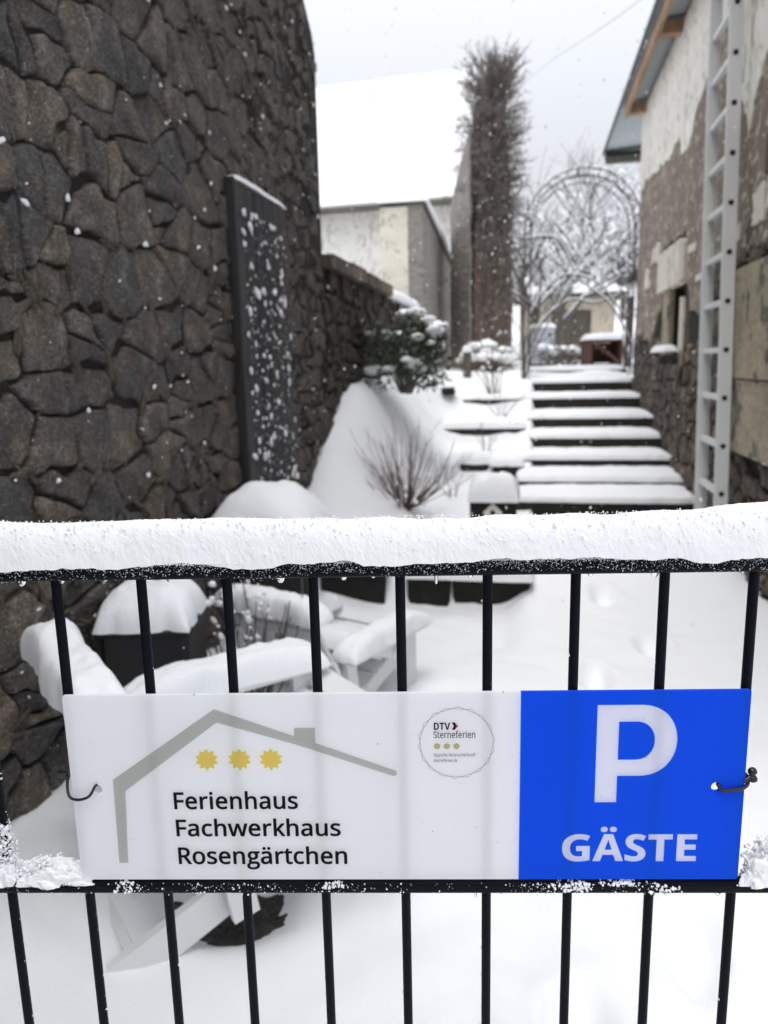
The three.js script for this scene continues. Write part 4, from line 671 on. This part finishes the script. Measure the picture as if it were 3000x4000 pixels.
// sign
{
  const W = 2048, x0 = -0.3855, x1 = 0.4178, y0 = 0.8308, y1 = 1.0745, Hh = Math.round(W * (y1 - y0) / (x1 - x0)), k = W / (x1 - x0);
  const px = (x) => (x - x0) * k, py = (y) => (y1 - y) * k;
  const cv = document.createElement('canvas'); cv.width = W; cv.height = Hh; const c = cv.getContext('2d');
  c.fillStyle = '#fbfcff'; c.fillRect(0, 0, W, Hh);
  c.fillStyle = '#0064f6'; c.fillRect(px(0.1545), 0, W, Hh);
  c.strokeStyle = '#c8ccc8'; c.fillStyle = '#c8ccc8';
  // house outline in grey
  const poly = (pts) => { c.beginPath(); pts.forEach(([x, y], i) => i ? c.lineTo(px(x), py(y)) : c.moveTo(px(x), py(y))); c.closePath(); c.fill(); };
  poly([[-0.3365, 0.854], [-0.3255, 0.854], [-0.3205, 0.951], [-0.2035, 1.0395], [-0.11, 1.0105], [0.0035, 0.9695], [0.0065, 0.9765], [-0.087, 1.0125], [-0.0872, 1.032], [-0.1118, 1.032], [-0.1122, 1.0215], [-0.2055, 1.0565], [-0.3345, 0.966]]);
  c.beginPath(); c.arc(px(0.005), py(0.973), 0.0038 * k, 0, 7); c.fill();
  c.lineJoin = 'round'; c.lineWidth = 0.002 * k; 
  // three ten-pointed stars
  c.fillStyle = '#f0dd7c'; for (const x of [-0.2185, -0.179, -0.1413]) { c.beginPath(); for (let i = 0; i < 20; i++) { const r = (i % 2 ? 0.0102 : 0.0146) * k, a = i * Math.PI / 10; c.lineTo(px(x) + Math.sin(a) * r, py(0.9916) - Math.cos(a) * r); } c.closePath(); c.fill(); }
  // lettering fitted to its length
  const write = (s, xa, xb, yb, cap, font, fill) => { c.fillStyle = fill; const f = cap * k / 0.714; c.font = font + ' ' + f.toFixed(1) + 'px sans-serif'; const w = c.measureText(s).width; c.save(); c.translate(px(xa), py(yb)); c.scale((xb - xa) * k / w, 1); c.fillText(s, 0, 0); if (cap > 0.015) { c.lineWidth = cap * k * (font === 'bold' ? 0.02 : 0.045); c.strokeStyle = fill; c.strokeText(s, 0, 0); } c.restore(); };
  c.textBaseline = 'alphabetic';
  write('Ferienhaus', -0.2648, -0.1105, 0.9273, 0.0216, 'normal', '#0b0c10'); write('Fachwerkhaus', -0.2648, -0.06, 0.8907, 0.0214, 'normal', '#0b0c10'); write('Rosengärtchen', -0.2648, -0.0522, 0.8527, 0.0222, 'normal', '#0b0c10');
  c.lineJoin = 'round';
  // badge: two turned decagons
  for (const [rot, col] of [[0.12, '#a9a3a6'], [0.47, '#b6aea6']]) { c.strokeStyle = col; c.lineWidth = 1.5; c.beginPath(); for (let i = 0; i <= 9; i++) { const a = rot + i * Math.PI / 4.5; c.lineTo(px(0.0796) + Math.cos(a) * 0.0452 * k, py(1.0114) - Math.sin(a) * 0.0458 * k); } c.stroke(); }
  write('DTV', 0.0522, 0.0722, 1.0282, 0.0092, 'bold', '#15141c');
  c.fillStyle = '#241d20'; c.beginPath(); c.moveTo(px(0.0742), py(1.0374)); c.lineTo(px(0.0775), py(1.0374)); c.lineTo(px(0.0812), py(1.0328)); c.lineTo(px(0.0775), py(1.0282)); c.lineTo(px(0.0742), py(1.0282)); c.lineTo(px(0.0768), py(1.0328)); c.closePath(); c.fill();
  c.fillStyle = '#c8503c'; c.beginPath(); c.moveTo(px(0.079), py(1.0352)); c.lineTo(px(0.0822), py(1.0328)); c.lineTo(px(0.079), py(1.0304)); c.closePath(); c.fill();
  write('Sterneferien', 0.0522, 0.1024, 1.0176, 0.0088, 'normal', '#2a2a32');
  c.fillStyle = '#cdc391'; for (const x of [0.0567, 0.0682, 0.0796]) { c.beginPath(); c.arc(px(x), py(1.0073), 0.0038 * k, 0, 7); c.fill(); }
  write('Geprüfte Ferienunterkunft', 0.0525, 0.1019, 0.994, 0.0042, 'normal', '#5a5a62'); write('sterneferien.de', 0.0525, 0.0806, 0.9872, 0.0042, 'normal', '#5a5a62');
  // P and GÄSTE in pale lettering
  const pale = '#f4f5ff'; c.fillStyle = pale; c.beginPath(); c.moveTo(px(0.2432), py(0.9338)); c.lineTo(px(0.2432), py(1.0578)); c.lineTo(px(0.294), py(1.0578)); c.bezierCurveTo(px(0.351), py(1.0578), px(0.351), py(0.968), px(0.294), py(0.968)); c.lineTo(px(0.2687), py(0.968)); c.lineTo(px(0.2687), py(0.9338)); c.closePath(); c.fill();
  c.fillStyle = '#0064f6'; c.beginPath(); c.moveTo(px(0.2687), py(0.9888)); c.lineTo(px(0.289), py(0.9888)); c.bezierCurveTo(px(0.318), py(0.9888), px(0.318), py(1.0368), px(0.289), py(1.0368)); c.lineTo(px(0.2687), py(1.0368)); c.closePath(); c.fill();
  write('GÄSTE', 0.2035, 0.3695, 0.8556, 0.0352, 'bold', pale);
  { const Q = rng(12); for (let i = 0; i < 150; i++) { c.fillStyle = Q() < 0.6 ? 'rgba(40,44,60,0.35)' : 'rgba(255,255,255,0.4)'; c.beginPath(); c.arc(Q() * W, Q() * Hh, 0.5 + Q() * Q() * 2.2, 0, 7); c.fill(); } }   // specks of dirt
  const t = new THREE.CanvasTexture(cv); t.colorSpace = THREE.SRGBColorSpace; t.magFilter = THREE.LinearFilter;
  const s = new THREE.Shape(), r = 0.003; s.moveTo(x0 + r, y0); s.lineTo(x1 - r, y0); s.absarc(x1 - r, y0 + r, r, -Math.PI / 2, 0); s.lineTo(x1, y1 - r); s.absarc(x1 - r, y1 - r, r, 0, Math.PI / 2); s.lineTo(x0 + r, y1); s.absarc(x0 + r, y1 - r, r, Math.PI / 2, Math.PI); s.lineTo(x0, y0 + r); s.absarc(x0 + r, y0 + r, r, Math.PI, Math.PI * 1.5);
  for (const hx of [-0.3546, 0.3851]) { const p = new THREE.Path(); p.absarc(hx, 0.953, 0.0062, 0, Math.PI * 2, true); s.holes.push(p); }
  const g = new THREE.ExtrudeGeometry(s, { depth: 0.0036, bevelEnabled: true, bevelThickness: 0.0004, bevelSize: 0.0004, bevelSegments: 1, curveSegments: 16 }).translate(0, 0, 0.0078), p = g.attributes.position, uv = g.attributes.uv;
  for (let i = 0; i < p.count; i++) uv.setXY(i, (p.getX(i) - x0) / (x1 - x0), (p.getY(i) - y0) / (y1 - y0));
  const sg = gateThing('parking_sign', 'white and blue guest parking sign of translucent acrylic tied to the gate bars', 'sign');
  mesh('panel', g, mat({ color: 0xffffff, map: t, roughness: 0.85, transmission: 0.55, thickness: 0, specularIntensity: 0.25 }), sg);
}
// cable ties
{
  const t = gateThing('cable_tie', 'black cable tie looped through the hole in the white end of the sign', 'cable tie', 'cable ties holding the sign');
  const Q = (a) => a.map((p) => new THREE.Vector3(...p));
  mesh('strap', tube(curve(Q([[-0.3558, 0.955, 0.004], [-0.3555, 0.9595, 0.0135], [-0.363, 0.9475, 0.0165], [-0.375, 0.943, 0.017], [-0.387, 0.9445, 0.015], [-0.3925, 0.951, 0.009], [-0.3932, 0.965, 0.0], [-0.3835, 0.968, -0.009], [-0.368, 0.96, -0.006], [-0.3558, 0.955, 0.004]]), 50), 0.0017, 0.0017, 8), M.tie, t);
  mesh('head', box(-0.4075, -0.3945, 0.9645, 0.97, -0.004, 0.004, 0.001).rotateZ(0), M.tie, t);
  mesh('tail', tube(curve(Q([[-0.406, 0.968, 0.002], [-0.412, 0.973, 0.003], [-0.409, 0.978, 0.004], [-0.404, 0.976, 0.004]]), 14), 0.0011, 0.0009, 6), M.tie, t);
  const u = gateThing('cable_tie', 'black cable tie with a knobbly head beside the blue end of the sign', 'cable tie', 'cable ties holding the sign');
  mesh('strap', tube(curve(Q([[0.389, 0.953, 0.006], [0.387, 0.956, 0.013], [0.39, 0.951, 0.0155], [0.403, 0.9515, 0.0155], [0.416, 0.953, 0.014], [0.4235, 0.9565, 0.008], [0.424, 0.962, -0.002], [0.412, 0.958, -0.009], [0.396, 0.953, -0.006], [0.389, 0.953, 0.006]]), 50), 0.0022, 0.0022, 8), M.tie, u);
  mesh('head', [blob(0.0052, 3, 2, 0.15).translate(0.4275, 0.9705, 0.008), blob(0.005, 4, 2, 0.15).translate(0.4285, 0.9618, 0.009), tube(Q([[0.417, 0.96, 0.011], [0.427, 0.965, 0.009]]), 0.003, 0.003, 7)], M.tie, u);
}
// meltwater drops under the rails
{
  const prof = (r, l) => { const a = []; for (let i = 0; i <= 12; i++) { const t = i / 12; a.push(new THREE.Vector2(Math.max(1e-5, r * Math.sqrt(Math.max(0, 1 - Math.pow(t, 2.2))) * (t < 0.3 ? 1.25 - 0.83 * t : 1)), -l * t)); } return new THREE.LatheGeometry(a, 16); };
  const kinds = [prof(0.0036, 0.0062), prof(0.0048, 0.0085), prof(0.0027, 0.0042), prof(0.0024, 0.0125)];
  let first = {};
  const drop = (k, x, y, label, group) => { const o = mesh('water_drop', kinds[k], M.water); tag(o, label, 'water drop', group); o.rotation.y = GT; o.position.set(GX + Math.cos(GT) * x, y, -GD - Math.sin(GT) * x); return o; };
  for (const [x, k] of [[-0.424, 1], [-0.377, 0], [-0.325, 2], [-0.25, 0], [-0.121, 1], [-0.085, 2], [-0.048, 0], [-0.014, 2], [0.058, 3], [0.097, 0], [0.14, 2], [0.233, 0], [0.279, 2], [0.305, 1], [0.357, 2], [0.404, 2]]) drop(k, x, 1.2148, 'clear meltwater drop hanging under the top rail of the gate', 'drops under the top rail');
  for (const [x, k] of [[-0.42, 0], [-0.36, 2], [-0.335, 2], [-0.247, 0], [-0.206, 0], [-0.175, 0], [-0.145, 2], [-0.065, 0], [-0.012, 0], [0.01, 0], [0.05, 2], [0.076, 2], [0.103, 3], [0.135, 0], [0.172, 2], [0.19, 0], [0.24, 2], [0.268, 0], [0.297, 2], [0.338, 1], [0.365, 2], [0.4, 1], [0.43, 2]]) drop(k, x, 0.8078, 'clear meltwater drop hanging under the lower rail of the gate', 'drops under the lower rail');
}
// ---------------------------------------------------------------- the house across the street, behind the viewer (darkens what the bars and the sign mirror)
{
  const h = thing('street_house', 'brown house with white windows across the street from the gate', 'house', [0, 0, -9.5]);
  mesh('wall', box(-9, 9, -0.3, 5.5, -7, 0, 0.02), M.rubble[1], h);
  for (const x of [-6, -2.4, 1.2, 4.8]) for (const y of [0.9, 3.4]) { const w = mesh('window', box(x, x + 1.1, y, y + 1.4, 0.002, 0.06, 0.01), M.white, h); mesh('pane', box(x + 0.08, x + 1.02, y + 0.08, y + 1.32, 0.062, 0.07, 0.002), M.glassDark, w); }
  mesh('roof', slabX([[-7.3, 5.5], [0.4, 5.5], [-3.45, 8.6]], -9.4, 9.4), M.greyWood, h);
}
// ---------------------------------------------------------------- falling snow
{
  const R = rng(200), l = [];
  for (let i = 0; i < 2600; i++) { const d = 1.6 + Math.pow(R(), 0.8) * 12, x = -1.4 + R() * 2.5 + (d > 9 ? (R() - 0.5) * 4 : 0), y = 0.3 + R() * 4.6, s = (0.001 + R() ** 3 * 0.0036) * clamp(d / 4, 0.45, 1.3); l.push({ p: V(x, y, d), s: new THREE.Vector3(s, s * (1 + R() * 1.1), s), rx: (R() - 0.5) * 0.6, rz: (R() - 0.5) * 0.6 }); }
  const o = scatter('falling_snow', flake[1], M.snowFar, l); tag(o, 'loose snowflakes falling through the air of the yard', 'snowflakes', null, 'stuff');
}
renderer.render(scene, camera);
